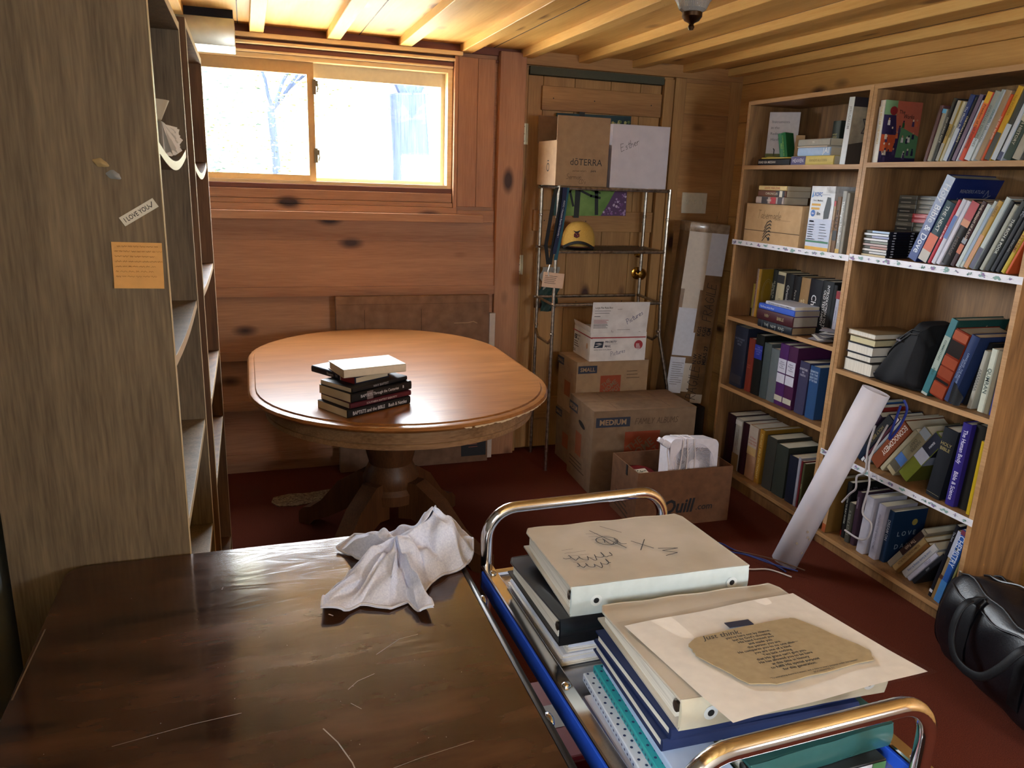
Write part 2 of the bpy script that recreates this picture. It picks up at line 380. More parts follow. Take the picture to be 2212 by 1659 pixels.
# right wall: horizontal golden boards
b = MB(); b.box(XR, XR+.1, YF-.1, YB+.1, 0, 2.1, PINE_GOLD)
for z0, z1 in ((1.995, 2.076), (1.80, 1.993), (1.58, 1.798), (1.30, 1.578), (1.0, 1.298), (.7, .998), (.4, .698), (.1, .398)): b.box(XR-.012, XR+.001, YF, YB-.022, z0, z1, PINE_GOLD, bev=.002)
struct(b.build('wall_right'))
WALLG = plain('#8b9294', .8)
LY0, LY1, LZ0, LZ1 = -.92, -.14, 1.12, 1.76      # unseen side window behind the camera, added for fill light
b = MB(); b.box(XL-.1, XL, YF-.1, LY0, 0, 2.1, WALLG); b.box(XL-.1, XL, LY1, YB+.1, 0, 2.1, WALLG)
b.box(XL-.1, XL, LY0, LY1, 0, LZ0, WALLG); b.box(XL-.1, XL, LY0, LY1, LZ1, 2.1, WALLG); struct(b.build('wall_left'))
FX0, FX1, FZ0, FZ1 = 1.65, 2.2, 1.25, 1.72      # small unseen window added behind the camera to lift the fill light
PLAST = plain('#bdb6aa', .8)
b = MB(); b.box(XL-.1, FX0, YF-.1, YF, 0, 2.1, PLAST); b.box(FX1, XR+.1, YF-.1, YF, 0, 2.1, PLAST); b.box(FX0, FX1, YF-.1, YF, 0, FZ0, PLAST); b.box(FX0, FX1, YF-.1, YF, FZ1, 2.1, PLAST); struct(b.build('wall_front'))
portal('sky_portal', ((FX0+FX1)/2, YF-.11, (FZ0+FZ1)/2), (R(90), 0, 0), FX1-FX0, FZ1-FZ0)
b = MB(); FR = TRIM_Y
for q in ((LY0, LY0+.03, LZ0, LZ1), (LY1-.03, LY1, LZ0, LZ1), (LY0, LY1, LZ0, LZ0+.03), (LY0, LY1, LZ1-.03, LZ1), ((LY0+LY1)/2-.015, (LY0+LY1)/2+.015, LZ0, LZ1)): b.box(XL-.08, XL+.005, *q, FR)
W2 = struct(b.build('added_window_side')); b = MB(); b.box(XL-.05, XL-.046, LY0+.03, LY1-.03, LZ0+.03, LZ1-.03, glass('window_glass')); b.build('window_pane', W2)
b = MB()
for q in ((FX0, FX0+.03, FZ0, FZ1), (FX1-.03, FX1, FZ0, FZ1), (FX0, FX1, FZ0, FZ0+.03), (FX0, FX1, FZ1-.03, FZ1)): b.box(q[0], q[1], YF-.08, YF+.005, q[2], q[3], FR)
W3 = struct(b.build('added_window_rear')); b = MB(); b.box(FX0+.03, FX1-.03, YF-.05, YF-.046, FZ0+.03, FZ1-.03, glass('window_glass')); b.build('window_pane', W3)
portal('sky_portal', (XL-.11, (LY0+LY1)/2, (LZ0+LZ1)/2), (0, R(-90), 0), LZ1-LZ0, LY1-LY0)
# window_1: timber frame, aluminium slider
TAN = plain('#bf9c6a', .5)
ALU = plain('#c9c0a8', .45)
b = MB()
b.box(WX0, WX1, YB-.004, YB+.1, WZ0-.004, WZ0+.012, TRIM_Y); b.box(WX0, WX1, YB-.004, YB+.1, WZ1-.018, WZ1, TRIM_Y)
b.box(WX1-.022, WX1+.001, YB-.006, YB+.101, WZ0-.0045, WZ1+.0005, TRIM_Y); b.box(WX0-.001, WX0+.02, YB-.005, YB+.101, WZ0-.0045, WZ1+.0005, TRIM_Y)
W1 = struct(b.build('window_1'))
b = MB()
for (x0, x1, y, mt, sz) in ((WX0+.02, .318, YB+.022, TAN, .026), (.30, WX1-.022, YB+.056, ALU, .016)):
    z0, z1 = WZ0+.012, WZ1-.018; top = .052 if mt is TAN else .06
    b.box(x0, x1, y, y+.022, z0, z0+sz, mt); b.box(x0, x1, y, y+.022, z1-top, z1, mt)
    b.box(x1-sz-.004, x1, y-.0012, y+.0232, z0-.0006, z1+.0006, mt); b.box(x0, x0+sz, y-.0012, y+.0232, z0-.0006, z1+.0006, mt)
b.build('window_sash', W1)
b = MB(); G = glass('window_glass')
b.box(WX0+.03, .30, YB+.032, YB+.035, WZ0+.03, WZ1-.06, G); b.box(.315, WX1-.03, YB+.066, YB+.069, WZ0+.02, WZ1-.07, G)
b.build('window_pane', W1)
for z in (1.53, 1.83):
    b = MB(); L = plain('#6a5a42', .4, .7)
    b.box(.312, .326, YB+.004, YB+.022, z-.03, z+.035, L); b.box(.322, .334, YB-.002, YB+.012, z+.005, z+.028, L); b.tube([(.33, YB+.006, z-.02), (.334, YB-.004, z-.002), (.33, YB+.004, z+.01)], .003, L, 6)
    b.build('window_latch', W1)
# timber built up round the window
def trim(n, boxes, mat):
    b = MB()
    for q in boxes: b.box(*q, mat, bev=.0015)
    return struct(b.build('trim_%d' % n))
trim(1, [(XL, 1.115, 3.722, YB, 1.243, 1.281)], PINE_RED)
trim(2, [(XL, .985, 3.752, YB, 1.282, 1.312), (XL, .965, 3.764, YB, 1.313, 1.334), (XL, .962, 3.77, YB, 1.336, 1.378)], PINE_RED)
trim(3, [(XL, .962, 3.778, YB, 1.379, 1.402)], TRIM_R)
trim(4, [(.966, .984, 3.755, YB, 1.30, 2.012)], PINE_RED_V)
trim(5, [(.988, 1.084, 3.768, YB, 1.318, 2.012), (1.0855, 1.172, 3.771, YB, 1.318, 2.012)], PINE_RED_V)
trim(6, [(.988, 1.187, 3.775, YB, 1.243, 1.30)], PINE_RED)
trim(7, [(1.19, 1.322, 3.745, YB, 0, 2.05)], PINE_RED_V)
trim(8, [(XL, .963, 3.772, YB, 1.957, 1.966), (XL, .966, 3.745, YB, 1.987, 1.999), (XL, 1.0, 3.735, YB, 2.012, 2.03)], TRIM_Y)
trim(9, [(XL, .966, 3.778, YB, 1.967, 1.986), (XL, 1.19, 3.775, YB, 2.0, 2.011), (XL, 1.35, 3.776, YB, 2.031, 2.077)], TRIM_R)
trim(10, [(1.322, 2.6, 3.766, YB, 2.004, 2.077)], PINE_DOOR_H)
trim(11, [(2.098, 2.155, 3.768, YB, 0, 1.992), (2.157, 2.222, 3.76, YB, 0, 2.002)], PINE_DOOR)
trim(12, [(1.324, 1.344, 3.775, YB, 0, 1.992)], PINE_DOOR)
trim(13, [(1.35, 2.095, 3.77, YB+.03, 1.962, 2.0)], plain('#4a4a3a', .8))
# door_1: planks with battens, brass hardware
b = MB()
for x0, x1 in ((1.35, 1.43), (1.432, 1.60), (1.602, 1.80), (1.802, 1.97), (1.972, 2.092)): b.box(x0, x1, YB+.002, YB+.03, 0.012, 1.96, PINE_DOOR, bev=.002)
DOOR = struct(b.build('door_1'))
for z0, z1, x0, x1 in ((1.80, 1.915, 1.42, 2.09), (1.205, 1.312, 1.40, 2.09), (.80, .86, 1.43, 2.0), (.18, .30, 1.40, 2.09)):
    b = MB(); b.box(x0, x1, YB-.016, YB+.004, z0, z1, PINE_DOOR_H, bev=.002)
    for x in (x0+.06, (x0+x1)/2-.05, x1-.06): b.poly([(x+.004*math.cos(a), .0, .004*math.sin(a)) for a in (0, 1.57, 3.14, 4.71)], INK, T(0, YB-.0165, (z0+z1)/2))
    b.build('door_batten', DOOR)
for z, rr in ((.982, .033), (1.096, .027)):
    b = MB(); k = T(2.03, YB+.002, z) @ RX(90)
    if rr > .03: b.lathe([(.034, 0), (.034, .006), (.014, .012), (.012, .03), (.027, .04), (.031, .055), (.022, .066), (.004, .07)], BRASS, 24, k)
    else: b.lathe([(.028, 0), (.028, .008), (.02, .012), (.018, .016)], BRASS, 24, k); b.box(-.005, .005, -.014, .014, .016, .028, BRASS, k, .002)
    b.build('door_knob' if rr > .03 else 'door_deadbolt', DOOR)
for z in (1.68, 1.03, .25):
    b = MB(); b.box(1.322, 1.352, YB-.0195, YB-.012, z-.05, z+.05, plain('#b5aa8c', .4, .5)); b.tube([(1.346, YB-.02, z-.05), (1.346, YB-.02, z+.05)], .005, plain('#b5aa8c', .4, .5), 8)
    for dz in (-.035, .0, .035): b.poly([(1.332+.003*math.cos(a), YB-.0198, z+dz+.003*math.sin(a)) for a in (0, 2, 4)], INK)
    b.build('door_hinge', DOOR)
# three-gang switch plate
b = MB(); IV = plain('#d6cdb6', .4); b.box(2.262, 2.418, YB-.0215, YB-.012, 1.312, 1.424, IV, bev=.002)
SW = tag(b.build('switch_plate'), 'cream three-toggle light switch plate on the wall beside the door', 'light switch')
for x in (2.294, 2.34, 2.386):
    b = MB(); b.box(x-.004, x+.004, YB-.033, YB-.021, 1.362, 1.384, IV, bev=.001); b.build('toggle', SW)
    for z in (1.335, 1.40):
        pass
# torn patch in the carpet
b = MB(); pts = [(.05, 3.42), (.12, 3.445), (.2, 3.437), (.3, 3.458), (.37, 3.455), (.385, 3.40), (.375, 3.325), (.3, 3.31), (.22, 3.322), (.14, 3.305), (.065, 3.32), (.04, 3.37)]
b.prism(pts, .0005, .005, textured('frayed_backing', '#4b3020', '#a08868', 120, .95, .6, .003))
tag(b.build('carpet_patch'), 'frayed beige worn patch in the red carpet under the oval table', 'carpet patch')

# ------------------------------------------------------------------ outdoors
b = MB(); GRASS = textured('dry_grass', '#4a4a34', '#6f6c50', 3, .95, .3, .05)
b.grid(lambda u, v: (-22+46*u, YB+.3+34*v, .75+.015*34*v+.28*math.sin(9*u)*math.sin(7*v)+max(0, v-.25)*7.5), 24, 20, GRASS)
struct(b.build('ground_outside'))
b = MB(); b.box(-6, 8, YB+.12, YB+3.6, .6, .93, textured('pale_bounce_slab', '#b9ae98', '#dcd2bc', 20, .95, .2, .02)); struct(b.build('bounce_slab_outside'))  # added pale slab, hidden below the sill, bounces daylight onto the ceiling
BARK = wood('grey_bark', '#1c212c', '#363d4e', 'z', .35, 1., .4, 0, bump=.8, spec=0.)
def leaf_cloud(b, c, rad, n, size, mat, seed):
    rr = random.Random(seed)
    for _ in range(n):
        d = Vector((rr.gauss(0, 1), rr.gauss(0, 1), rr.gauss(0, 1))).normalized()*(rr.random()**.45)
        p = Vector(c)+Vector((d.x*rad[0], d.y*rad[1], d.z*rad[2])); M = T(*p) @ RZ(rr.random()*360) @ RX(rr.random()*180)
        q = size*(.5+rr.random()); b.poly([(-q, 0), (-q*.2, q*.45), (q, 0), (-q*.2, -q*.45)], mat, M)
def branchy(b, p, d, L, r, depth, rr):
    path = [Vector(p)]; dd = Vector(d)
    for i in range(4):
        dd = (dd+Vector((rr.gauss(0, .12), rr.gauss(0, .12), rr.gauss(0, .06)))).normalized(); path.append(path[-1]+dd*L/4)
    b.tube([tuple(q) for q in path], [r*(1-.1*i) for i in range(5)], BARK, 8)
    if depth:
        for k in range(3):
            nd = (dd+Vector((rr.uniform(-.9, .9), rr.uniform(-.5, .5), rr.uniform(-.1, .6)))).normalized()
            branchy(b, path[-1-(k == 2)], nd, L*.7, r*.55, depth-1, rr)
LEAF = [textured('leaf_a', '#2f3c30', '#4a5842', 2, 1., .1, spec=0.), textured('leaf_b', '#35433f', '#52625c', 2, 1., .1, spec=0.), textured('leaf_c', '#42492c', '#5e643e', 2, 1., .1, spec=0.)]
def tree(x, y, h, r, label, crown, seed, leaf, n, size):
    rr = random.Random(seed); t = thing('tree', label, 'tree', loc=(x, y, .8), group='trees beyond the window')
    b = MB(); b.tube([(0, 0, -.2), (.02, 0, h*.5), (-.03, 0, h)], [r*1.15, r, r*.95], BARK, 14)
    for k in range(4): branchy(b, (0, 0, h*.98), (rr.uniform(-.8, .8), rr.uniform(-.4, .4), 1), .9, r*.5, 2, rr)
    b.build('trunk', t)
    b = MB()
    for (c, rad) in crown: leaf_cloud(b, c, rad, n, size, LEAF[leaf], seed); seed += 1
    b.build('foliage', t)
tree(1.80, 9.0, 1.55, .21, 'bare-branched forked tree with thick bluish trunk seen through the window', [((.1, .4, 2.2), (1.1, .6, .9)), ((1.2, .6, .5), (.5, .4, .7))], 3, 1, 500, .03)
tree(-.55, 8.2, 1.2, .05, 'leafy green tree behind the sliding half of the window', [((.1, 0, 1.2), (.9, .7, .75)), ((.3, .2, .3), (.9, .6, .5)), ((-.5, .2, 1.9), (.7, .5, .6))], 11, 1, 1500, .03)
tree(.45, 12.8, 1.6, .06, 'yellowish green bush behind the leafy tree outside the window', [((-.5, 0, 1.0), (1., .7, .8)), ((.5, 0, 2.2), (.9, .5, .8))], 23, 2, 900, .03)
# ------------------------------------------------------------------ bookcases on the window side (front edges face +x)
def board_sag(b, x0, x1, y0, y1, z, t, sag, mat, n=14):
    vs = []; fs = []
    for i in range(n+1):
        y = y0+(y1-y0)*i/n; dz = -sag*math.sin(math.pi*i/n)
        vs += [(x0, y, z-t+dz), (x1, y, z-t+dz), (x1, y, z+dz), (x0, y, z+dz)]
    for i in range(n):
        for k in range(4): fs.append((4*i+k, 4*i+(k+1) % 4, 4*i+4+(k+1) % 4, 4*i+4+k))
    fs += [(3, 2, 1, 0), (4*n, 4*n+1, 4*n+2, 4*n+3)]
    b.add(vs, fs, mat)
EDGE_L = plain('#c9b48e', .45)
def tall_case(name, label, x0, x1, y0, y1, H, shelves, mat, edge):
    t = thing(name, label, 'bookcase', loc=((x0+x1)/2, (y0+y1)/2, 0), group='tall oak bookcases along the window-side wall')
    M = T(-(x0+x1)/2, -(y0+y1)/2, 0); w = .018
    for y in (y0, y1-w):
        b = MB(); b.box(x0, x1-.001, y, y+w, 0, H, mat, M, .001); b.box(x1-.001, x1, y, y+w, 0, H, edge, M); b.build('side_panel', t)
    b = MB(); b.box(x0, x1-.001, y0+w, y1-w, H-.02, H-.002, mat, M); b.box(x1-.001, x1, y0+w, y1-w, H-.02, H-.002, edge, M); b.build('top_panel', t)
    b = MB(); b.box(x0, x0+.006, y0+w, y1-w, .05, H-.02, mat, M); b.build('back_panel', t)
    for z, sag in shelves:
        b = MB(); board_sag(b, x0+.006, x1-.004, y0+w, y1-w, z, .018, sag, mat); board_sag(b, x1-.004, x1-.003, y0+w, y1-w, z, .018, sag, edge); b.v = [tuple(M @ Vector(v)) for v in b.v]
        b.build('shelf', t)
    b = MB(); b.box(x1-.03, x1-.012, y0+w, y1-w, 0, .07, mat, M); b.build('kick_board', t)
    return t
tall_case('bookcase', 'tall oak bookcase with sagging shelf, its wide side panel facing the desk', -.425, -.131, 1.412, 2.125, 1.786, [(1.497, .032), (1.125, .012), (.805, .005), (.50, .0), (.085, 0)], OAK_L, EDGE_L)
tall_case('bookcase', 'darker oak bookcase between the window and the sagging bookcase', -.41, -.119, 2.165, 2.905, 1.806, [(1.475, .035), (1.135, .008), (.822, .004), (.575, 0), (.085, 0)], wood('oak_veneer_red', '#4e3524', '#84603f', 'z', 1.2, .55, .45, .4), EDGE_L)
# on the side panel
PY = 1.4112
b = MB(); P = plain('#dcdcd2', .5); k = T(-.168, PY-.0006, 1.379) @ RX(90) @ RZ(32)
b.box(-.031, .031, -.008, .008, -.0004, .0004, P, k); b.text('I LOVE YOU', .0075, INK, k @ T(-.004, 0, .0007), .044, .01); b.stroke([(.019, 0), (.0215, -.003), (.026, .004)], .0013, INK, k @ T(0, 0, .0007))
tag(b.build('label_strip'), 'small white paper strip reading I LOVE YOU stuck on the bookcase side', 'label')
b = MB(); k = T(-.176, PY-.001, 1.292) @ RX(90) @ RZ(-1)
b.grid(lambda u, v: (-.038+.076*u, -.038+.076*v, .0005+.006*max(0, .25-v)**1.5*4), 8, 10, plain('#e2ae6a', .75), k)
rr = random.Random(4)
for i in range(8):
    x = -.034 if i else -.03; y = .031-i*.0083
    if i == 7: y -= .004
    while x < .02+.012*rr.random():
        L = .004+.007*rr.random(); pts = [(x+L*q/6, y+.0011*math.sin(q*2.2+i)+.0008*rr.random()) for q in range(7)]
        b.stroke(pts, .0005, plain('#a8783f', .8), k @ T(0, 0, .0012)); x += L+.0022
tag(b.build('sticky_note'), 'square orange sticky note with faint handwriting on the bookcase side', 'sticky note')
for (x, z, c, l) in ((-.217, 1.455, '#a8946a', 'pale yellowish lump of putty above the label strip'), (-.2, 1.437, '#8d9296', 'grey torn scrap of putty just under the yellowish lump')):
    b = MB(); rr = random.Random(int(z*1000))
    b.grid(lambda u, v: (.011*(2*u-1)*math.sqrt(1-.5*(2*v-1)**2)*(1+.15*math.sin(5*v+x*90)), .0065*(2*v-1)*math.sqrt(1-.5*(2*u-1)**2)*(1+.15*math.sin(6*u)), .0045*math.sin(math.pi*u)*math.sin(math.pi*v)*(1+.2*math.sin(9*u+5*v))), 10, 8, plain(c, .7), T(x, PY-.0003, z) @ RX(90) @ RZ(-20))
    tag(b.build('putty_lump'), l+' on the bookcase side', 'putty')
# things on the sagging shelf
t = thing('notebook', 'thick book with crumpled torn pages standing on the sagging shelf', 'book', T(-.175, 1.70, 1.4705))
b = MB(); b.box(-.06, .03, -.04, .045, 0, .068, plain('#8d887e', .6), bev=.003); b.build('cover', t)
b = MB(); rr = random.Random(8)
for i in range(13):
    y = -.038+i*.006; z = .004+.05*i/12; q = .018+.014*rr.random()
    b.add([(.03, y, .004), (.03+q*.6, y+.01, z*.6), (.03+q, y+.016, z+.006), (.03, y, .064)], [(0, 1, 2, 3)], PAPER); b.add([(.03, y+.003, .004), (.03+q*.5, y-.004, z*.5+.01), (.03+q*.8, y-.01, z), (.03, y, .064)], [(0, 1, 2, 3)], PAPER)
b.build('torn_pages', t)
b = MB(); b.lathe([(.026, 0), (.03, .002), (.044, .034), (.046, .038), (.042, .038), (.029, .006)], plain('#cfc9b4', .4), 28, T(-.178, 1.703, 1.539))
tag(b.build('bowl'), 'small cream bowl on the thick torn book on the sagging shelf', 'bowl')
# silver duct over the window corner
t = thing('duct', 'silver foil-wrapped duct under the ceiling above the window corner', 'duct', loc=(-.2, 3.6, 1.93))
b = MB(); b.box(-.24, .19, -.11, .11, .0, .105, FOIL, None, .004, 2); b.build('duct_body', t)
b = MB(); b.box(-.24, .186, -.108, .108, .1055, .145, plain('#15131a', .9)); b.build('gap_shade', t)  # near-black block painted in as the shaded gap above the duct

# ------------------------------------------------------------------ oval pedestal table
t = thing('pedestal_table', 'oval oak pedestal table with a chipped rim below the window', 'table', loc=(.492, 2.84, 0))
def oval(r, h, n=28): return [(r*math.cos(a), h+r*math.sin(a)) for a in [math.pi*i/n for i in range(n+1)]]+[(r*math.cos(a), -h+r*math.sin(a)) for a in [math.pi+math.pi*i/n for i in range(n+1)]]
def oval_solid(b, prof, h, mat, n=28):
    N = 2*(n+1); vs = []
    for r, z in prof: vs += [(x, y, z) for x, y in oval(r, h, n)]
    fs = [(i*N+k, i*N+(k+1) % N, (i+1)*N+(k+1) % N, (i+1)*N+k) for i in range(len(prof)-1) for k in range(N)]
    fs += [tuple(range(N-1, -1, -1)), tuple((len(prof)-1)*N+k for k in range(N))]
    b.add(vs, fs, mat)
HH = .24
b = MB(); oval_solid(b, [(.50, .722), (.513, .727), (.519, .735), (.514, .743), (.50, .7465), (.496, .7455), (.493, .75)], HH, TABLE)
b.build('table_top', t, 40)
b = MB(); rr = random.Random(3); CHIP = plain('#cbb493', .8)
for i in range(46):
    a = R(-78+62*i/45+rr.uniform(-1, 1)); q = .5175; s_ = .006+.012*rr.random(); k = T(q*math.cos(a), -HH+q*math.sin(a), .7335-.004*rr.random()) @ RZ(math.degrees(a)+90) @ RX(80)
    b.poly([(-s_, .001), (-s_*.4, -.003*rr.random()-.001), (s_*.6, -.002), (s_, .002), (s_*.2, .004), (-s_*.5, .003+.002*rr.random())], CHIP, k)
b.build('chipped_edge', t)
b = MB(); oval_solid(b, [(.462, .655), (.466, .657), (.466, .672), (.463, .674), (.466, .676), (.466, .7215)], HH, TABLE_E); b.build('apron', t)
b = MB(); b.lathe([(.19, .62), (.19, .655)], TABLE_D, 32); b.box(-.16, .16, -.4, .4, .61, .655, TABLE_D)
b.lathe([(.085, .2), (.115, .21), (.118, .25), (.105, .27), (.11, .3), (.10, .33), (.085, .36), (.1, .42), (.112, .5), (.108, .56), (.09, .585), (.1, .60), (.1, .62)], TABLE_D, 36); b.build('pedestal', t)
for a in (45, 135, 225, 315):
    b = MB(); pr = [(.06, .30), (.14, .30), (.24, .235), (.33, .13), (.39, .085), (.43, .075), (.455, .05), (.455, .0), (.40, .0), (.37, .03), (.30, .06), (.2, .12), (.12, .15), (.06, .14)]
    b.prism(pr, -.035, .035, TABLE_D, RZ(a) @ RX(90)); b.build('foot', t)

# ------------------------------------------------------------------ desk in front of the camera
DESK = bpy.data.materials.new('glossy_brown_desk'); DESK.use_nodes = True
n, l = DESK.node_tree.nodes, DESK.node_tree.links; p = n['Principled BSDF']
tc = n.new('ShaderNodeTexCoord'); mp = n.new('ShaderNodeMapping'); mp.inputs['Scale'].default_value = (1, 3.5, 1); l.new(tc.outputs['Object'], mp.inputs[0])
n1 = n.new('ShaderNodeTexNoise'); n1.inputs['Scale'].default_value = 5; n1.inputs['Detail'].default_value = 5; l.new(mp.outputs[0], n1.inputs[0])
cr = n.new('ShaderNodeValToRGB'); cr.color_ramp.elements[0].position = .32; cr.color_ramp.elements[1].position = .72
cr.color_ramp.elements[0].color = lin('#2a1a12'); cr.color_ramp.elements[1].color = lin('#553826'); l.new(n1.outputs[0], cr.inputs[0])
n2 = n.new('ShaderNodeTexNoise'); n2.inputs['Scale'].default_value = 90; n2.inputs['Detail'].default_value = 6; mp2 = n.new('ShaderNodeMapping'); mp2.inputs['Scale'].default_value = (.05, 1, 1); l.new(tc.outputs['Object'], mp2.inputs[0]); l.new(mp2.outputs[0], n2.inputs[0])
mx = n.new('ShaderNodeMix'); mx.data_type = 'RGBA'; mx.blend_type = 'MULTIPLY'; mx.inputs[0].default_value = .5; l.new(cr.outputs[0], mx.inputs[6]); l.new(n2.outputs[1], mx.inputs[7]); l.new(cr.outputs[0], p.inputs['Base Color'])
p.inputs['Roughness'].default_value = .16; p.inputs['Specular IOR Level'].default_value = .7
n3 = n.new('ShaderNodeTexNoise'); n3.inputs['Scale'].default_value = 14; n3.inputs['Detail'].default_value = 3; n3.inputs['Distortion'].default_value = 1.; mp3 = n.new('ShaderNodeMapping'); mp3.inputs['Scale'].default_value = (.6, 2.2, 1); l.new(tc.outputs['Object'], mp3.inputs[0]); l.new(mp3.outputs[0], n3.inputs[0])
bp = n.new('ShaderNodeBump'); bp.inputs['Strength'].default_value = .10; bp.inputs['Distance'].default_value = .004; l.new(n3.outputs[0], bp.inputs['Height']); l.new(bp.outputs[0], p.inputs['Normal'])
rg = n.new('ShaderNodeMapRange'); rg.inputs[3].default_value = .05; rg.inputs[4].default_value = .2; l.new(n1.outputs[0], rg.inputs[0]); l.new(rg.outputs[0], p.inputs['Roughness'])
DX0, DX1, DY0, DY1, DZ = -.331, .338, .12, 1.402, .76
t = thing('desk', 'worn dark brown desk with a glossy peeling top, white cloth on it', 'desk', loc=(0, .76, 0))
M = T(0, -.76, 0)
b = MB(); c = .035
b.prism([(DX0+c, DY0), (DX1, DY0), (DX1, DY1-.012), (DX1-.012, DY1), (DX0+c, DY1)] + [(x, y) for x, y in arc(DX0+c, DY1-c, c, 90, 180, 6)] + [(DX0, DY0+c), (DX0+.01, DY0)], DZ-.028, DZ, DESK, M); DT = b
b = MB(); EB = plain('#1a1716', .3, .3)
b.box(DX1, DX1+.012, DY0, DY1-.01, DZ-.035, DZ+.001, EB, M, .004, 2)
b.box(DX0+.03, DX1-.01, DY1, DY1+.003, DZ-.03, DZ-.001, plain('#9d8e78', .4), M, .001); b.build('edge_band', t)
for y in (.80, 1.11): 
    b = MB(); b.ball(.006, .013, .008, CHROME, M @ T(DX1+.011, y, DZ-.004)); b.build('edge_clip', t)
b = DT; SCR = plain('#7d6c5e', .5)
for pts, w in (([(.06, .86), (.075, .83), (.088, .79), (.092, .765)], .0016), ([(-.19, .9), (-.1, .915), (-.04, .92)], .0009), ([(.1, .76), (.17, .775), (.24, .785)], .0006), ([(.10, .93), (.115, .945), (.14, .955)], .0008), ([(-.325, 1.2), (-.327, 1.1), (-.328, 1.03)], .0022), ([(.1, .9), (.112, .885)], .0008), ([(.15, 1.0), (.19, 1.03), (.22, 1.035)], .0008)):
    b.stroke(pts, w, SCR, M @ T(0, 0, DZ+.0004))
rr = random.Random(6)
for _ in range(60):
    x, y, q = rr.uniform(-.3, .33), rr.uniform(.62, 1.3), .0006+.001*rr.random(); b.poly([(x, y), (x+q, y), (x+q*.5, y+q*1.4)], SCR, M @ T(0, 0, DZ+.0005))
b.stroke([(.0935, 1.128), (.099, 1.122)], .0022, WHITEP, M @ T(0, 0, DZ+.001))
b.build('desk_top', t)
for x0, x1 in ((DX0+.02, DX0+.045), (DX1-.05, DX1-.025)):
    b = MB(); b.box(x0, x1, DY0+.05, DY1-.05, 0, DZ-.028, plain('#2b1a12', .5), M, .002); b.build('side_panel', t)
b = MB(); b.box(DX0+.045, DX1-.05, .6, .62, .3, DZ-.028, plain('#2b1a12', .5), M); b.build('modesty_panel', t)

# ------------------------------------------------------------------ the two bookcases on the opposite wall (front edges face -x)
TAPE = plain('#e6e4ea', .4); PUR = plain('#8f74a0', .6); GRN = plain('#86a8a2', .6); GRN2 = plain('#587a70', .6)
def floral(b, x, y0, y1, z0, z1, seed):
    """self-adhesive flower-print tape folded over a shelf edge"""
    b.box(x-.0015, x, y0, y1, z0, z1, TAPE); rr = random.Random(seed); y = y1-.02; h = z1-z0; i = 0
    while y > y0+.02:
        kind = i % 4; zc = (z0+z1)/2+rr.uniform(-.1, .1)*h
        k = T(x-.002, y, zc) @ SIDE_L
        col = (PUR, GRN, PUR, GRN2)[kind]
        n = (14, 12, 6, 8)[kind]; q = h*(.5, .52, .32, .36)[kind]
        for j in range(n):
            a = rr.random()*6.3; r0 = q*.75*rr.random(); cx, cy = r0*1.6*math.cos(a), r0*.8*math.sin(a); s_ = q*(.2+.2*rr.random())
            b.poly([(cx+s_*1.3*math.cos(f), cy+s_*.8*math.sin(f)) for f in (0, 1.1, 2.0, 3.1, 4.2, 5.2)], col if j % 3 else GRN, k @ T(0, 0, .0001*j))
        b.stroke([(-q*1.6, -q*.3), (-q*.3, q*.1), (q*1.4, -q*.2)], h*.025, GRN2, k)
        y -= .036+.022*rr.random(); i += 1
XF = 2.235; XBK = 2.515
def low_case(label, y0, y1, H, shelves, kick):
    t = thing('bookcase', label, 'bookcase', loc=((XF+XBK)/2, (y0+y1)/2, 0), group='oak bookcases on the wall opposite the desk'); w = .0175
    M = T(-(XF+XBK)/2, -(y0+y1)/2, 0)
    for y in (y0, y1-w):
        b = MB(); b.box(XF+.001, XBK, y, y+w, 0, H, OAK_R, M); b.box(XF, XF+.001, y, y+w, 0, H, OAK_RE, M); b.build('side_panel', t)
    b = MB(); b.box(XF+.001, XBK-.005, y0+w, y1-w, H-.018, H, OAK_R, M); b.box(XF, XF+.001, y0+w, y1-w, H-.018, H, OAK_RE, M); b.build('top_panel', t)
    b = MB(); b.box(XBK-.005, XBK, y0+w, y1-w, .04, H-.018, OAK_R, M); b.build('back_panel', t)
    for i, (z, tape) in enumerate(shelves):
        b = MB(); b.box(XF+.001, XBK-.005, y0+w, y1-w, z-.018, z, OAK_R, M); b.box(XF, XF+.001, y0+w, y1-w, z-.018, z, OAK_RE, M); s_ = b.build('shelf', t)
        if tape:
            b = MB(); floral(b, XF-.0005, y0-tape[0], y1+tape[1], z-.021, z+.003, i+int(y0*10)); b.v = [tuple(M @ Vector(v)) for v in b.v]; b.build('floral_tape', s_)
    b = MB(); b.box(XF+.012, XF+.028, y0+w, y1-w, 0, kick, OAK_R, M); b.build('kick_board', t)
    return t
YA0, YA1, YB0, YB1 = 2.439, 3.212, 1.705, 2.437
S1 = [1.560, 1.213, .843, .496, .075]        # shelf tops, case beside the taped box
S2 = [1.566, 1.219, .762, .412, .058]        # shelf tops, case behind the leather bag
low_case('oak bookcase nearer the door, one shelf edge taped with flowers', YA0, YA1, 1.846, [(S1[0], 0), (S1[1], (0, .012)), (S1[2], 0), (S1[3], 0), (S1[4], 0)], .055)
low_case('oak bookcase behind the leather bag, two shelf edges taped with flowers', YB0, YB1, 1.846, [(S2[0], 0), (S2[1], (0.0, 0)), (S2[2], 0), (S2[3], (0, 0)), (S2[4], 0)], .038)

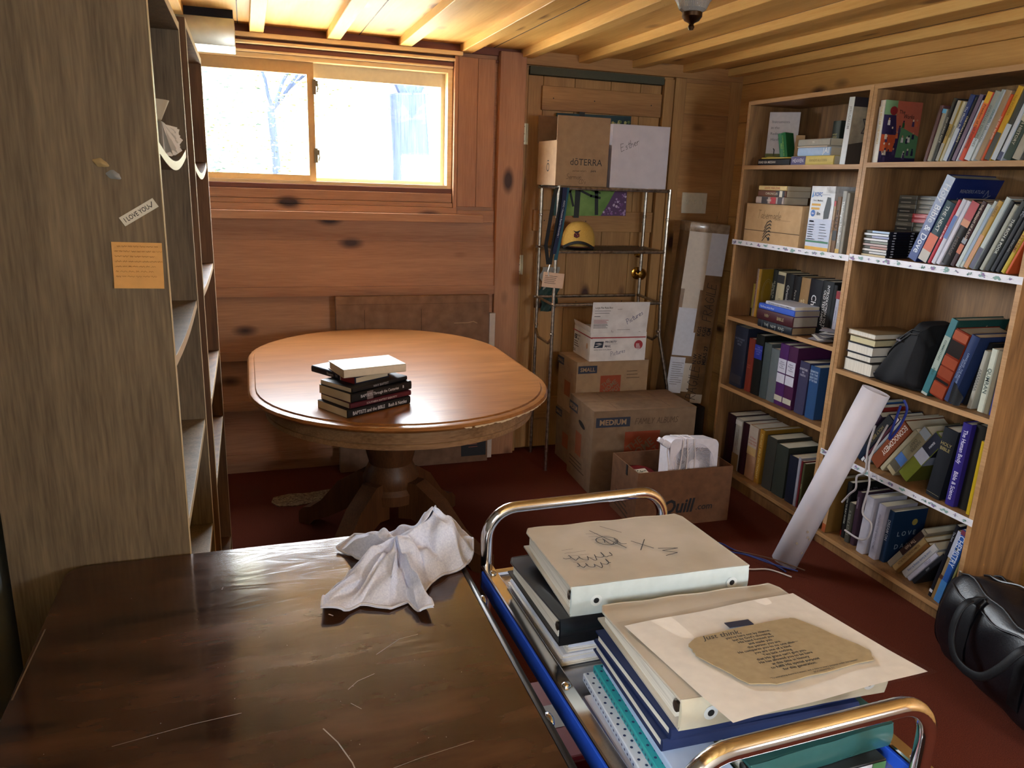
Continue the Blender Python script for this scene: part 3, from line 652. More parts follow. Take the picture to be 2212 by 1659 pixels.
# ------------------------------------------------------------------ ceiling lamp
t = thing('ceiling_lamp', 'ribbed glass ceiling lamp with a dark bronze finial', 'ceiling lamp', loc=(1.165, 1.976, 1.862))
b = MB(); b.lathe([(.0, 0), (.006, .001), (.009, .008), (.006, .015), (.008, .018), (.02, .024), (.027, .034), (.027, .044), (.02, .05)], BRONZE, 24); b.build('finial', t)
GL = bpy.data.materials.new('ribbed_glass'); GL.use_nodes = True; q = GL.node_tree.nodes['Principled BSDF']; q.inputs['Base Color'].default_value = (.8, .8, .76, 1); q.inputs['Roughness'].default_value = .18; q.inputs['Transmission Weight'].default_value = .75
gn = GL.node_tree.nodes.new('ShaderNodeTexNoise'); gn.inputs['Scale'].default_value = 30; gb = GL.node_tree.nodes.new('ShaderNodeBump'); gb.inputs['Strength'].default_value = .1; GL.node_tree.links.new(gn.outputs[0], gb.inputs['Height']); GL.node_tree.links.new(gb.outputs[0], q.inputs['Normal'])
b = MB(); b.lathe([(.026, .045), (.036, .052), (.044, .07), (.06, .088), (.09, .105), (.13, .122), (.155, .14), (.152, .143), (.126, .126), (.087, .11), (.056, .093), (.04, .075), (.03, .056)], GL, 96, None, .012, 48); b.build('glass_bowl', t)
b = MB(); b.lathe([(.06, .17), (.08, .172), (.085, .19), (.085, .216)], BRONZE, 32); b.tube([(0, 0, .05), (0, 0, .18)], .006, BRONZE, 8); b.build('ceiling_plate', t)
# ------------------------------------------------------------------ cardboard boxes
NAVY_INK = plain('#2c3140', .8); ORANGE_INK = plain('#8f3f22', .85); FADE = plain('#493422', .85)
def carton(name, label, M, w, d, h, mat, front=None, left=None, top=None, opened=None, wall=.004, cat='cardboard box', flap_len=None, lid=True, group=None):
    t = thing(name, label, cat, M, group)
    b = MB()
    b.box(-w/2, w/2, -d/2, d/2, 0, wall, mat)
    b.box(-w/2, w/2, -d/2, -d/2+wall, wall, h, mat); b.box(-w/2, w/2, d/2-wall, d/2, wall, h, mat)
    b.box(-w/2, -w/2+wall, -d/2+wall, d/2-wall, wall, h, mat); b.box(w/2-wall, w/2, -d/2+wall, d/2-wall, wall, h, mat)
    if front: front(b, T(0, -d/2-.0006, h/2) @ FRONT)
    if left: left(b, T(-w/2-.0006, 0, h/2) @ SIDE_L)
    b.build('carton_body', t)
    if lid:
        for s in (-1, 1):
            b = MB(); y0, y1 = (-d/2, -.002) if s < 0 else (.002, d/2)
            b.box(-w/2, w/2, y0, y1, h+.0005, h+wall, mat)
            if top and s < 0: top(b, T(0, -d/4, h+wall+.0006))
            if top and s > 0: top(b, T(0, d/4, h+wall+.0006))
            b.build('flap', t)
    return t
def home_mark(b, q, k):
    b.rect(-q, q, -q, q, ORANGE_INK, k); kk = k @ T(0, 0, .0004) @ RZ(38)
    b.text('THE', q*.36, CARD_D, kk @ T(-q*.15, q*.52, 0), None, .02); b.text('HOME', q*.44, CARD_D, kk @ T(0, q*.02, 0), q*1.5, .02); b.text('DEPOT', q*.44, CARD_D, kk @ T(q*.05, -q*.55, 0), q*1.4, .02)
def med_front(b, k):
    b.rect(-.255, -.08, .13, .178, NAVY_INK, k); b.text('MEDIUM', .026, CARD, k @ T(-.168, .154, .0004), .15, .025)
    b.hand('FAMILY ALBUMS', .028, .0022, FADE, k @ T(.06, .15, .0004))
    home_mark(b, .092, k @ T(-.01, .01, 0)); b.bars(.14, .24, -.1, .02, 3, .004, FADE, k)
def med_left(b, k):
    b.rect(-.17, -.05, .135, .18, NAVY_INK, k); b.text('MEDIUM', .024, CARD, k @ T(-.11, .157, .0004), .1, .025)
    b.rect(-.06, .02, -.07, .05, plain('#8a4c2c', .85), k); b.bars(-.13, .12, -.1, .02, 3, .006, FADE, k)
    b.poly([(-.035+.045*math.cos(a), .095+.014*math.sin(a)) for a in [q*.52 for q in range(12)]], plain('#120e0c', .9), k @ T(.03, 0, .0004) @ RZ(-12))
def med_top(b, k):
    for r_ in ((-.14, .14, -.05, -.048), (-.14, .14, .05, .052), (-.14, -.138, -.05, .052), (.138, .14, -.05, .052)): b.rect(*r_, FADE, k)
    b.bars(-.11, .1, .03, .018, 4, .003, FADE, k)
MM = T(1.772, 3.252, 0) @ RZ(-3)
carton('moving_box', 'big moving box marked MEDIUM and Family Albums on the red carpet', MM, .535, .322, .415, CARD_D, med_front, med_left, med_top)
def sm_front(b, k):
    b.rect(-.195, -.09, .085, .125, NAVY_INK, k); b.text('SMALL', .02, CARD, k @ T(-.142, .105, .0004), .085, .025)
    home_mark(b, .058, k @ T(-.01, .012, 0)); b.bars(.08, .17, .09, .018, 3, .003, FADE, k)
def sm_left(b, k):
    b.rect(-.14, -.05, .09, .13, NAVY_INK, k); b.text('SMALL', .018, CARD, k @ T(-.095, .11, .0004), .075, .02); b.rect(-.03, .05, -.06, .02, plain('#8a4c2c', .85), k)
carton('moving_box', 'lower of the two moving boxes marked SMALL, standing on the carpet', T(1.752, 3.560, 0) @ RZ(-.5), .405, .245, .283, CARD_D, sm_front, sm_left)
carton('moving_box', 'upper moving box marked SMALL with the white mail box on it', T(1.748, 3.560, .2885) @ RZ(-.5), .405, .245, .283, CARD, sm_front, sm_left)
# white mail box, open, lid up
MAILW = textured('mail_white', '#c9c4c2', '#dedad8', 20, .7, .03, .001)
RED_INK = plain('#9c2c33', .7)
def eagle(b, q, k):
    b.poly([(-q, -q*.6), (q*.8, -q*.6), (q, q*.6), (-q*.75, q*.6)], plain('#1d2536', .7), k)
    kk = k @ T(0, 0, .0004)
    b.poly([(-q*.8, q*.18), (q*.1, q*.3), (q*.75, q*.12), (q*.15, q*.05)], MAILW, kk); b.poly([(-q*.9, -q*.35), (-q*.1, -q*.15), (q*.62, -q*.02), (q*.1, -q*.2), (-q*.5, -q*.45)], MAILW, kk)
def mail_front(b, k):
    b.rect(-.15, .15, .045, .051, RED_INK, k); eagle(b, .027, k @ T(-.108, .012, 0))
    b.text('PRIORITY', .011, NAVY_INK, k @ T(-.042, .026, 0), .066, .02, .25); b.text('MAIL', .011, NAVY_INK, k @ T(-.058, .004, 0), .034, .02, .25)
    b.rect(-.075, -.005, .0145, .0153, NAVY_INK, k); b.text('UNITED STATES POSTAL SERVICE', .0045, NAVY_INK, k @ T(-.085, -.0145, 0), .1, .02)
    b.hand('Pictures', .024, .0016, INK_B, k @ T(.0, -.03, 0) @ RZ(14))
    b.poly([(.024*math.cos(a), .024*math.sin(a)) for a in [2*math.pi*q/24 for q in range(24)]], RED_INK, k @ T(.112, .008, 0)); b.bars(-.014, .014, .014, .0062, 5, .003, MAILW, k @ T(.112, .0, .0004))
def mail_left(b, k):
    b.rect(-.135, .14, .046, .052, RED_INK, k); eagle(b, .02, k @ T(-.09, .018, 0)); b.text('PRIORITY', .009, NAVY_INK, k @ T(-.045, .028, 0), .045, .02, .25); b.text('MAIL', .009, NAVY_INK, k @ T(-.052, .01, 0), .025, .02, .25)
    b.bars(-.11, -.03, -.005, .012, 3, .004, FADE, k); b.poly([(.012*math.cos(a), .016*math.sin(a)) for a in [q*.6 for q in range(11)]], plain('#c39a80', .8), k @ T(.075, -.002, 0)); b.bars(-.12, -.07, -.05, .008, 2, .003, FADE, k)
KM = T(1.772, 3.553, .5765) @ RZ(-3)
t = carton('mail_box', 'open white mailing box handwritten Pictures, lid standing up', KM, .308, .235, .148, MAILW, mail_front, mail_left, lid=False)
b = MB(); k = T(-.004, -.1165, .149) @ RX(6); b.box(-.154, .154, -.003, 0, 0, .158, MAILW, k); kk = k @ T(0, -.0036, .079) @ FRONT
b.text('Large Flat Rate Box', .0095, FADE, kk @ T(-.093, .05, 0), .095, .01); b.bars(-.142, -.055, .036, .012, 2, .002, INK, kk, 1, .1); b.bars(-.142, -.09, .008, .01, 1, .003, INK, kk, 2); b.bars(-.142, -.055, -.012, .007, 3, .0022, RED_INK, kk, 3); b.bars(-.142, -.06, -.034, .006, 4, .002, INK, kk, 4)
b.hand('Pictures', .028, .0022, INK_B, kk @ T(.078, .0, 0) @ RZ(33)); b.rect(-.02, .005, .042, .0435, FADE, kk); b.rect(-.01, .06, -.065, -.0635, FADE, kk); b.rect(-.04, -.0385, -.076, -.066, FADE, kk); b.rect(-.04, -.03, -.0765, -.075, FADE, kk); b.rect(.11, .12, -.0765, -.075, FADE, kk)
b.build('lid', t)
b = MB(); b.box(-.14, .14, -.1, .1, .004, .06, plain('#39443c', .9)); b.build('contents', t)
b = MB(); k = T(-.152, 0, .149) @ RY(-18); b.box(0, .003, -.115, .115, 0, .03, MAILW, k); b.build('flap', t)

# office box in front with fan
def quill_front(b, k): 
    b.text('Quill', .062, INK, k @ T(-.02, -.045, 0), .155, .03, .22); b.text('.com', .03, INK, k @ T(.105, -.055, 0), .085, .012, .1)
def quill_left(b, k): b.bars(-.07, .1, -.03, .022, 4, .009, FADE, k @ RZ(-8))
QM = T(1.765, 2.825, 0) @ RZ(-2)
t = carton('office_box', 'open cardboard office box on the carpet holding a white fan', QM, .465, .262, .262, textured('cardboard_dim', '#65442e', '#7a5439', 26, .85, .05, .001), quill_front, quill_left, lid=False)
b = MB(); b.box(-.2345, -.2325, -.03, -.015, .215, .2625, plain('#20150f', .9)); b.build('hand_slot', t)
# maroon tin in the box
t = thing('biscuit_tin', 'round maroon tin with a black and white picture lid inside the office box', 'tin', QM @ T(-.146, .028, .165) @ RX(7) @ RY(-3))
b = MB(); b.lathe([(.072, -.135), (.074, -.132), (.074, 0), (.077, .004), (.078, .026), (.074, .032), (.068, .0315)], plain('#5c1218', .35), 40); b.build('tin_body', t)
b = MB(); k = T(0, 0, .033) @ Matrix.Scale(.72, 4); b.rect(-.06, .062, -.048, .048, plain('#c9c1ad', .6), k); rr = random.Random(5)
for i in range(46):
    x, y = rr.uniform(-.055, .05), rr.uniform(-.04, .035); b.poly([(x, y), (x+rr.uniform(.004, .02), y+rr.uniform(-.004, .006)), (x+rr.uniform(.0, .012), y+rr.uniform(.004, .014))], plain(rr.choice(['#2d3226', '#4a4c40', '#1d201a']), .6), k @ T(0, 0, .0003+i*.00001))
b.build('picture', t)
# white fan: rounded square case, spiral grille, cord wrapped round it
FM = QM @ T(.055, -.045, .252) @ RZ(2) @ RX(-8) @ RY(4)
t = thing('box_fan', 'small white fan with a spiral grille and its cord wrapped round', 'fan', FM)
S_ = .122
def rsq(s, r, n=8): return arc(s-r, s-r, r, 0, 90, n)+arc(-s+r, s-r, r, 90, 180, n)+arc(-s+r, -s+r, r, 180, 270, n)+arc(s-r, -s+r, r, 270, 360, n)
def ring_case(b, y0, y1, mat, ri):
    o = rsq(S_, .03); N = len(o); inn = [(ri*math.cos(math.atan2(y, x)), ri*math.sin(math.atan2(y, x))) for x, y in o]
    vs = [(x, y0, z) for x, z in o]+[(x, y1, z) for x, z in o]+[(x, y0, z) for x, z in inn]+[(x, y1, z) for x, z in inn]; fs = []
    for i in range(N):
        j = (i+1) % N; fs += [(i, j, N+j, N+i), (2*N+i, 3*N+i, 3*N+j, 2*N+j), (i, 2*N+i, 2*N+j, j), (N+i, N+j, 3*N+j, 3*N+i)]
    b.add(vs, fs, mat)
b = MB(); ring_case(b, -.045, .045, WHITEP, .104); b.box(-.06, .06, .044, .047, -.1, .1, WHITEP); b.build('housing', t)
b = MB()
for i in range(60):
    a0 = 2*math.pi*i/60; P_ = []
    for q in range(7):
        r_ = .026+.079*q/6; a = a0-1.0*(q/6)**1.2; P_.append((r_*math.cos(a), -.046-.006*math.sin(math.pi*min(1, q/6)), r_*math.sin(a)))
    b.tube(P_, .00125, WHITEP, 4)
for r_ in (.105,): b.tube([(r_*math.cos(2*math.pi*q/40), -.046, r_*math.sin(2*math.pi*q/40)) for q in range(40)], .0022, WHITEP, 6, True)
b.build('grille', t)
b = MB(); b.lathe([(.004, .012), (.024, .01), (.03, .004), (.03, 0)][::-1], WHITEP, 28, T(0, -.044, 0) @ RX(90)); b.build('hub', t)
b = MB(); DKB = plain('#8b8792', .6)
for i in range(5): b.add([(.02*math.cos(a), .0, .02*math.sin(a)) for a in (i*1.257, i*1.257+.5)]+[(.098*math.cos(a), .02, .098*math.sin(a)) for a in (i*1.257+.9, i*1.257+.2)], [(0, 1, 2, 3)], DKB)
b.build('fan_blades', t)
b = MB(); CORD = plain('#d8cfd0', .5)
for x, dx in ((-.07, .0), (-.052, .012), (-.018, .016)):
    b.tube([(x+dx*.3, .05, -.09), (x, .051, .0), (x, .05, .122), (x+.004, .0, .129), (x+.008, -.05, .123), (x+dx, -.056, .05), (x+dx*1.5-.01, -.056, -.05), (x-.010, -.054, -.112)], .0035, CORD, 8)
b.tube([(-.125, -.03, .1), (-.132, -.035, .06), (-.128, -.05, .0), (-.13, -.05, -.06), (-.12, -.05, -.11)], .0035, CORD, 8)
b.build('cord', t)
b = MB(); k = T(-.132, -.03, .095) @ RY(28); b.box(-.03, .014, -.012, .012, -.014, .014, WHITEP, k, .006, 2); b.box(-.052, -.028, -.010, .010, -.011, .011, WHITEP, k, .004, 2); b.tube([(-.058, 0, -.004), (-.05, 0, -.004)], .002, STEEL, 6, False, k); b.build('plug', t)

# tall taped box between rack and bookcase, on a dark box
b = MB(); b.box(2.115, 2.34, 3.46, 3.72, 0, .285, plain('#30221a', .85), None, .004); tag(b.build('storage_box'), 'dark low box on the floor under the tall taped box', 'box')
TM = T(2.235, 3.585, .310) @ RZ(-14) @ RY(3.6) 
t = thing('taped_box', 'tall slim taped cardboard box marked FRAGILE leaning beside the bookcase', 'cardboard box', TM)
HB = .965; w2, d2 = .105, .09
b = MB(); b.box(-w2, w2, -d2, d2, 0, HB, textured('cardboard_taped', '#5f4731', '#8a6a48', 12, .4, .1, .002, coat=.4), None, .006, 2)
TB = b
b = MB(); k = T(0, -d2-.0009, 0) @ FRONT
PAPW = plain('#c3b8aa', .6); PAPB = plain('#c6c8d2', .6)
for x0, x1, y0, y1, rz, mt in ((-w2, .015, .62, .93, 0, PAPW), (.015, w2, .70, .925, 0, PAPB), (-w2*.8, -.0, .50, .66, 2, PAPW), (-w2*.95, .0, .36, .52, -2, PAPB), (-.1, .01, .26, .39, 3, PAPB), (-.103, -.02, .05, .25, 1, PAPB), (-.03, .02, .06, .22, -3, PAPW), (.04, w2, .0, .05, 0, PAPW)):
    b.rect(x0, x1, y0, y1, mt, k @ T(0, 0, .0004*rr.random()))
b.bars(-.09, -.02, .22, .012, 11, .002, FADE, k @ T(0, 0, .001), 3); b.build('paper_label', t)
b = MB(); b.box(-w2-.002, w2+.002, -d2-.002, d2+.002, HB-.05, HB+.002, textured('clear_tape', '#6f5a44', '#a8927a', 30, .3, .3, .003, coat=.3), None, .006, 2); b.build('tape_band', t)
b = TB; k = T(.045, -d2-.0014, 0) @ FRONT @ RZ(90)
b.hand('FRAGILE', .05, .003, INK, k @ T(.56, -.02, 0)); b.hand('FRAGILE', .055, .003, INK, k @ T(.1, .0, 0))
b.text('KGS', .02, INK, k @ T(.40, .015, 0), None, .02); b.text('KGS', .02, INK, k @ T(.40, -.012, 0), None, .02); b.text('CM', .02, INK, k @ T(.40, -.038, 0), None, .02); b.text('N.W.', .02, INK, k @ T(.25, .015, 0), None, .02); b.text('G.W.', .02, INK, k @ T(.25, -.012, 0), None, .02); b.text('MEAS 27', .02, INK, k @ T(.27, -.038, 0), None, .02)
b.build('carton_body', t)

# flat box and foam strip leaning on the wall behind the table
t = thing('flat_box', 'large flat cardboard box leaning on the wall behind the oval table', 'cardboard box', T(.765, 3.655, .0025) @ RX(-2.6))
b = MB(); b.box(-.385, .385, 0, .048, 0, .885, textured('cardboard_flat', '#705441', '#876853', 20, .8, .05, .001), None, .004, 2); b.box(-.38, .38, -.0006, .002, .845, .846, FADE); b.box(-.25, -.248, -.0008, .002, .3, .82, FADE); b.box(.03, .032, -.0008, .002, .3, .82, FADE)
b.stroke([(-.02, 0), (.05, .0), (.08, .006), (.1, -.003)], .003, plain('#b89878', .8), T(.22, -.0012, .745) @ FRONT); b.build('carton_body', t)
b = MB(); k = T(.30, -.0016, .0) @ FRONT; b.rect(-.06, .075, .035, .12, plain('#15161c', .6), k); b.bars(-.02, .05, .1, .014, 2, .003, plain('#9a5a50', .7), k @ T(0, 0, .0004)); b.build('label', t)
b = MB(); b.box(1.156, 1.188, 3.705, 3.728, 0, .79, plain('#cbbdb2', .7), T(0, 0, 0), .002); tag(b.build('foam_strip'), 'narrow white foam strip standing beside the flat cardboard box', 'foam strip')

# ------------------------------------------------------------------ chrome rack before the door
t = thing('storage_rack', 'tarnished chrome rack with open shelves standing in front of the door', 'rack', loc=(1.705, 3.6, 0))
M = T(-1.705, -3.6, 0); RXL, RXR, RYF, RYK = 1.405, 2.0, 3.455, 3.735
for x, y in ((RXL, RYF), (RXL+.02, RYK), (RXR, RYF), (RXR+.02, RYK)):
    b = MB(); sp = 0 if x < 1.6 else .09
    b.tube([(x, y, 1.437), (x, y, .86), (x+sp*.1, y, .70), (x+sp*.9, y, .42), (x+sp, y, .36), (x+sp, y, 0)], .0085, STEEL, 10, False, M)
    for z in (1.29, .87, .72): b.lathe([(.0085, -.006), (.011, -.003), (.011, .003), (.0085, .006)], STEEL, 12, M @ T(x, y, z))
    b.build('leg', t)
for z in (1.428, 1.128, .868):
    b = MB()
    for y in (RYF, RYK): b.tube([(RXL, y, z), (RXR, y, z)], .008, STEEL, 8, False, M)
    for x in (RXL, RXR): b.tube([(x, RYF, z), (x+.02, RYK, z)], .007, STEEL, 8, False, M)
    if z > 1: b.box(RXL+.006, RXR-.006, RYF+.006, RYK-.006, z+.001, z+.004, textured('wire_shelf', '#55504a', '#6e675f', 50, .5, .1, metal=.6), M)
    b.build('shelf', t)
for x in (RXL, RXR):
    b = MB(); b.tube([(x, RYF, .70), (x+.005, RYF+.06, .665), (x+.012, RYK-.06, .665), (x+.02, RYK, .70)], .007, STEEL, 8, False, M); b.build('brace', t)
# what is on it
def dot_front(b, k):
    kk = k @ T(0, .078-.078, 0)
    b.text('d\u014dTERRA', .03, INK, k @ T(.02, .012, 0), .165, .0); b.text("pursue what's", .009, FADE, k @ T(-.012, -.03, 0), .085); b.text('pure', .01, INK, k @ T(.06, -.03, 0), .035, .02)
    b.hand('Sermon', .024, .0014, FADE, k @ T(-.04, -.058, 0)); b.hand("CD's", .02, .0014, FADE, k @ T(.005, -.08, 0))
def dot_left(b, k): b.text('\u014d', .05, INK, k @ T(.02, -.01, 0), None, .0)
t = carton('shipping_box', 'brown shipping box with raised flap marked Sermon CDs, on the rack', T(1.522, 3.59, 1.4375), .268, .245, .2, CARD, dot_front, dot_left, lid=False)
b = MB(); b.box(-.136, .134, -.124, -.12, .2, .316, CARD, RZ(0)); b.build('flap', t)
b = MB(); b.box(-.14, .10, .119, .123, .2, .33, CARD_D); b.build('flap', t)
b = MB(); k = T(-.134, 0, .2) @ RY(-6); b.box(0, .003, -.12, .12, 0, .006, CARD, k); b.build('flap', t)
def white_front(b, k): b.hand('Esther', .034, .0018, INK, k @ T(-.06, .055, 0) @ RZ(22)); b.rect(-.012, -.011, .02, .14, plain('#b3adb8', .7), k)
t = carton('shipping_box', 'tall white cardboard box on the rack beside the brown shipping box', T(1.827, 3.595, 1.4375), .308, .25, .29, textured('card_white', '#bdb8c0', '#c6c1c8', 20, .7, .03, .001), white_front, None, None)
# cap
CAPY = textured('cap_cotton', '#c09a48', '#cda857', 200, .9, .2, .001); CAPB = textured('cap_dark', '#101417', '#1d2326', 200, .9, .2, .001)
t = thing('baseball_cap', 'yellow baseball cap with a dark bill and red emblem on the rack shelf', 'cap', T(1.582, 3.60, 1.1325) @ RZ(-22))
b = MB(); b.grid(lambda u, v: (.085*math.cos(math.pi*v/2)**.8*math.cos(2*math.pi*u)*(1.0), .1*math.cos(math.pi*v/2)**.8*math.sin(2*math.pi*u)+.0, .012+.122*math.sin(math.pi*v/2)**.85), 32, 10, CAPY); b.build('crown', t)
b = MB(); b.grid(lambda u, v: ((u-.5)*2*(.083-.01*v), -.075-.088*v*math.sqrt(max(0, 1-((u-.5)*2)**2*.8))+.06*((u-.5)*2)**2*(1-v*.6), .045-.032*((u-.5)*2)**2-.010*v), 20, 8, CAPB)
b.grid(lambda u, v: ((u-.5)*2*(.0835-.01*v), -.075-.088*v*math.sqrt(max(0, 1-((u-.5)*2)**2*.8))+.06*((u-.5)*2)**2*(1-v*.6), .0465-.032*((u-.5)*2)**2-.010*v), 20, 8, CAPB); b.build('bill', t)
b = MB(); b.tube([(.035*math.cos(a), -.0, .012) if False else (.0855*math.cos(a), .1005*math.sin(a), .014) for a in [2*math.pi*q/32 for q in range(32)]], .003, plain('#7b4630', .8), 6, True)
b.build('sweat_band', t)
b = MB(); k = T(-.012, -.0935, .078) @ RX(64) @ Matrix.Scale(.72, 4)
b.poly([(.02*math.cos(a), -.012+.02*math.sin(a)) for a in [q*.42 for q in range(15)]], plain('#6a1c1c', .7), k @ T(0, 0, .004)); b.poly([(-.026, .022), (-.006, .014), (.006, .016), (.027, .026), (.012, .004), (-.01, .004)], INK, k @ T(0, 0, .005)); b.poly([(.009*math.cos(a), -.01+.009*math.sin(a)) for a in [q*.7 for q in range(9)]], INK, k @ T(0, 0, .006)); b.stroke([(-.018, -.024), (0, -.032), (.018, -.022)], .004, INK, k @ T(0, 0, .006)); b.stroke([(-.008, .0), (.009, -.02)], .003, plain('#b2704a', .7), k @ T(0, 0, .007)); b.build('emblem', t)
# painting on the door
t = thing('painting', 'painted canvas of dark trees and purple flowers hung on the door', 'painting', T(1.707, 3.7655, 1.54) @ RY(-1))
k = T(0, -.0085, 0) @ FRONT
b = MB(); b.box(-.207, .207, -.008, .004, -.252, .252, plain('#4e6b34', .7)); b.build('canvas', t)
b = MB(); GP = lambda c: plain(c, .6)
b.rect(-.207, .207, -.252, -.02, textured('meadow', '#557a38', '#8aa65c', 8, .7, .05, mapping=(1, 1, 1)), k); b.rect(-.207, .207, -.02, .252, textured('dusk', '#1c2b2b', '#2f4f58', 8, .7, .05), k @ T(0, 0, .0002))
b.poly([(-.207, -.252), (-.14, -.252), (-.16, -.12), (-.207, -.08)], GP('#1e4a48'), k @ T(0, 0, .0004)); b.poly([(.06, -.252), (.207, -.252), (.207, -.06), (.15, -.1), (.1, -.19)], GP('#5c3a62'), k @ T(0, 0, .0005)); b.poly([(.1, -.1), (.207, -.08), (.207, -.02), (.1, -.02)], GP('#2b3d74'), k @ T(0, 0, .0004))
for pts, w in (([(-.08, -.25), (-.075, -.1), (-.07, .25)], .03), ([(-.08, -.05), (-.12, -.13), (-.1, -.2)], .012), ([(-.07, -.12), (.0, -.15), (.05, -.16)], .012), ([(.035, -.24), (.03, -.13), (.033, -.1)], .02), ([(-.07, -.1), (.05, -.135)], .008), ([(.12, -.12), (.12, .2)], .016)): b.stroke(pts, w, GP('#151a18'), k @ T(0, 0, .0008))
rr = random.Random(2)
for i in range(90):
    x, y = rr.uniform(.07, .2), rr.uniform(-.245, -.1); 
    if y > -.25+.9*(x-.05): continue
    q = .003+.005*rr.random(); b.poly([(x+q*math.cos(a), y+q*math.sin(a)) for a in (0, 1.2, 2.5, 3.7, 5)], GP(rr.choice(['#a98ab2', '#8c5f95', '#c4aec6', '#6f4578'])), k @ T(0, 0, .001+i*.00001))
for i in range(14): x, y = rr.uniform(.1, .2), rr.uniform(.18, .24); q = .009; b.poly([(x+q*math.cos(a), y+q*math.sin(a)) for a in (0, 1.2, 2.5, 3.7, 5)], GP(rr.choice(['#8e8a4a', '#5c6a34', '#a8a468'])), k @ T(0, 0, .001+i*.00001))
b.build('paint', t)
# lanyards hanging from the front post
def lanyard(label, paths, col, badge=None, letter=None):
    t = thing('lanyard', label, 'lanyard', T(1.40, 3.44, 1.43))
    b = MB(); mt = plain(col, .8)
    for pts in paths:
        vs = []; fs = []
        for i, (x, y, z) in enumerate(pts): vs += [(x-.0095, y, z), (x+.0095, y+.002, z)]
        for i in range(len(pts)-1): fs.append((2*i, 2*i+1, 2*i+3, 2*i+2))
        b.add(vs, fs, mt); b.add([(v[0], v[1]+.0012, v[2]) for v in vs], [f[::-1] for f in fs], mt)
    b.build('strap', t)
    if letter:
        b = MB(); P0, P1 = letter[1]; d = Vector(P1)-Vector(P0); ang = math.degrees(math.atan2(d.z, d.x)); k = T((P0[0]+P1[0])/2, P0[1]-.0015, (P0[2]+P1[2])/2) @ FRONT @ RZ(ang)
        b.text(letter[0], .008, plain('#c8ccd8', .7), k, d.length, .01); b.build('lettering', t)
    if badge:
        x, z, rz = badge; b = MB(); k = T(x, -.022, z) @ RY(rz)
        b.box(-.055, .055, -.0008, .0008, -.036, .036, plain('#d3b49a', .5), k, .0006); b.bars(-.045, .04, .02, .0085, 5, .002, INK, k @ T(0, -.0012, 0) @ FRONT, 5); b.build('badge', t)
        b = MB(); b.tube([(x-.02, -.022, z+.075), (x-.03, -.024, z+.045), (x-.024, -.024, z+.02)], .003, plain('#c8c8c8', .3, .9), 8); b.build('clip', t)
    return t
lanyard('black lanyard with a cream name badge hanging low on the rack post', [[(-.01, 0, .0), (-.03, -.012, -.05), (-.045, -.014, -.16), (-.06, -.014, -.27), (-.045, -.016, -.36)], [(.015, 0, 0), (.0, -.014, -.1), (-.02, -.016, -.24), (-.035, -.016, -.36)]], '#14181c', (-.018, -.435, 6))
lanyard('navy lanyard with white lettering hanging from the rack post', [[(.025, -.004, 0), (.016, -.022, -.06), (.004, -.024, -.18), (-.02, -.024, -.30)], [(.032, .0, 0), (.02, -.016, -.08), (.002, -.018, -.2), (-.016, -.018, -.31)]], '#1b2546', None, ('AACC \u2022 Houston Baptist University \u2022', ((.021, -.0265, -.03), (-.012, -.0265, -.26))))
lanyard('teal lanyard hanging behind the navy one on the rack post', [[(.045, .004, 0), (.03, -.008, -.09), (.018, -.008, -.2), (-.004, -.008, -.34)]], '#1f5566')
# bags behind the rack post
t = thing('carrier_bag', 'crumpled white and dark green bag hanging behind the rack post', 'bag', T(1.50, 3.762, .87))
def crump(b, w, h, mat, k, seed): b.grid(lambda u, v: ((u-.5)*w*(1-.3*v*v)+.008*math.sin(9*v+seed), -.012*math.sin(math.pi*u)-.006*math.sin(11*u+7*v+seed), -h*v), 12, 12, mat, k)
b = MB(); crump(b, .1, .12, plain('#9a9890', .7), T(0, 0, .15), 1); b.build('bag_top', t)
b = MB(); crump(b, .11, .13, plain('#1d3a34', .7), T(0, -.003, .045), 2); b.build('bag_bottom', t)

# ------------------------------------------------------------------ white cloth on the desk
OUT = [(.372, 1.25), (.388, 1.31), (.365, 1.365), (.335, 1.372), (.30, 1.36), (.262, 1.372), (.225, 1.352), (.165, 1.372), (.128, 1.348), (.15, 1.312), (.172, 1.285), (.135, 1.235), (.088, 1.175), (.080, 1.125), (.115, 1.118), (.145, 1.135), (.19, 1.112), (.222, 1.125), (.234, 1.082), (.256, 1.08), (.252, 1.135), (.275, 1.175), (.31, 1.20), (.345, 1.212)]
NO = len(OUT); RA, RB = Vector((.318, 1.285)), Vector((.205, 1.235))     # the bunched-up ridge
def cloth(u, v):
    a = u*NO; i = int(a) % NO; f = a-int(a); f = f*f*(3-2*f)
    p0, p1 = OUT[i], OUT[(i+1) % NO]; ex, ey = p0[0]+(p1[0]-p0[0])*f, p0[1]+(p1[1]-p0[1])*f
    d = RB-RA; q = max(0., min(1., ((ex-RA.x)*d.x+(ey-RA.y)*d.y)/d.length_squared)); q = .15+.7*q
    c = RA+d*q; s = v; x, y = c.x+(ex-c.x)*s, c.y+(ey-c.y)*s
    top = .095*(1-q*.55)
    h = top*(1-s**1.9)*(1-.25*s)
    w = 2*math.pi*u
    h += (.012*math.sin(6*w+1.3+3*s)+.007*math.sin(11*w-5*s)+.004*math.sin(23*w+9*s))*(.35+math.sin(math.pi*s))*(1-s*.75)
    h += .0035*math.sin(75*x+60*y+4*math.sin(30*y))+.003*math.sin(110*y-70*x)
    h += .013*max(0, math.sin(4*w+.6))*max(0, s-.6)*2.5
    x += .006*math.sin(9*w+6*s)*s*(1-s)*4*.5; y += .005*math.sin(8*w+4*s)*s*(1-s)*2
    return (x, y, max(.0035, h+.003))
t = thing('cloth', 'crumpled white cotton cloth lying on the glossy brown desk', 'cloth', loc=(0, 0, DZ))
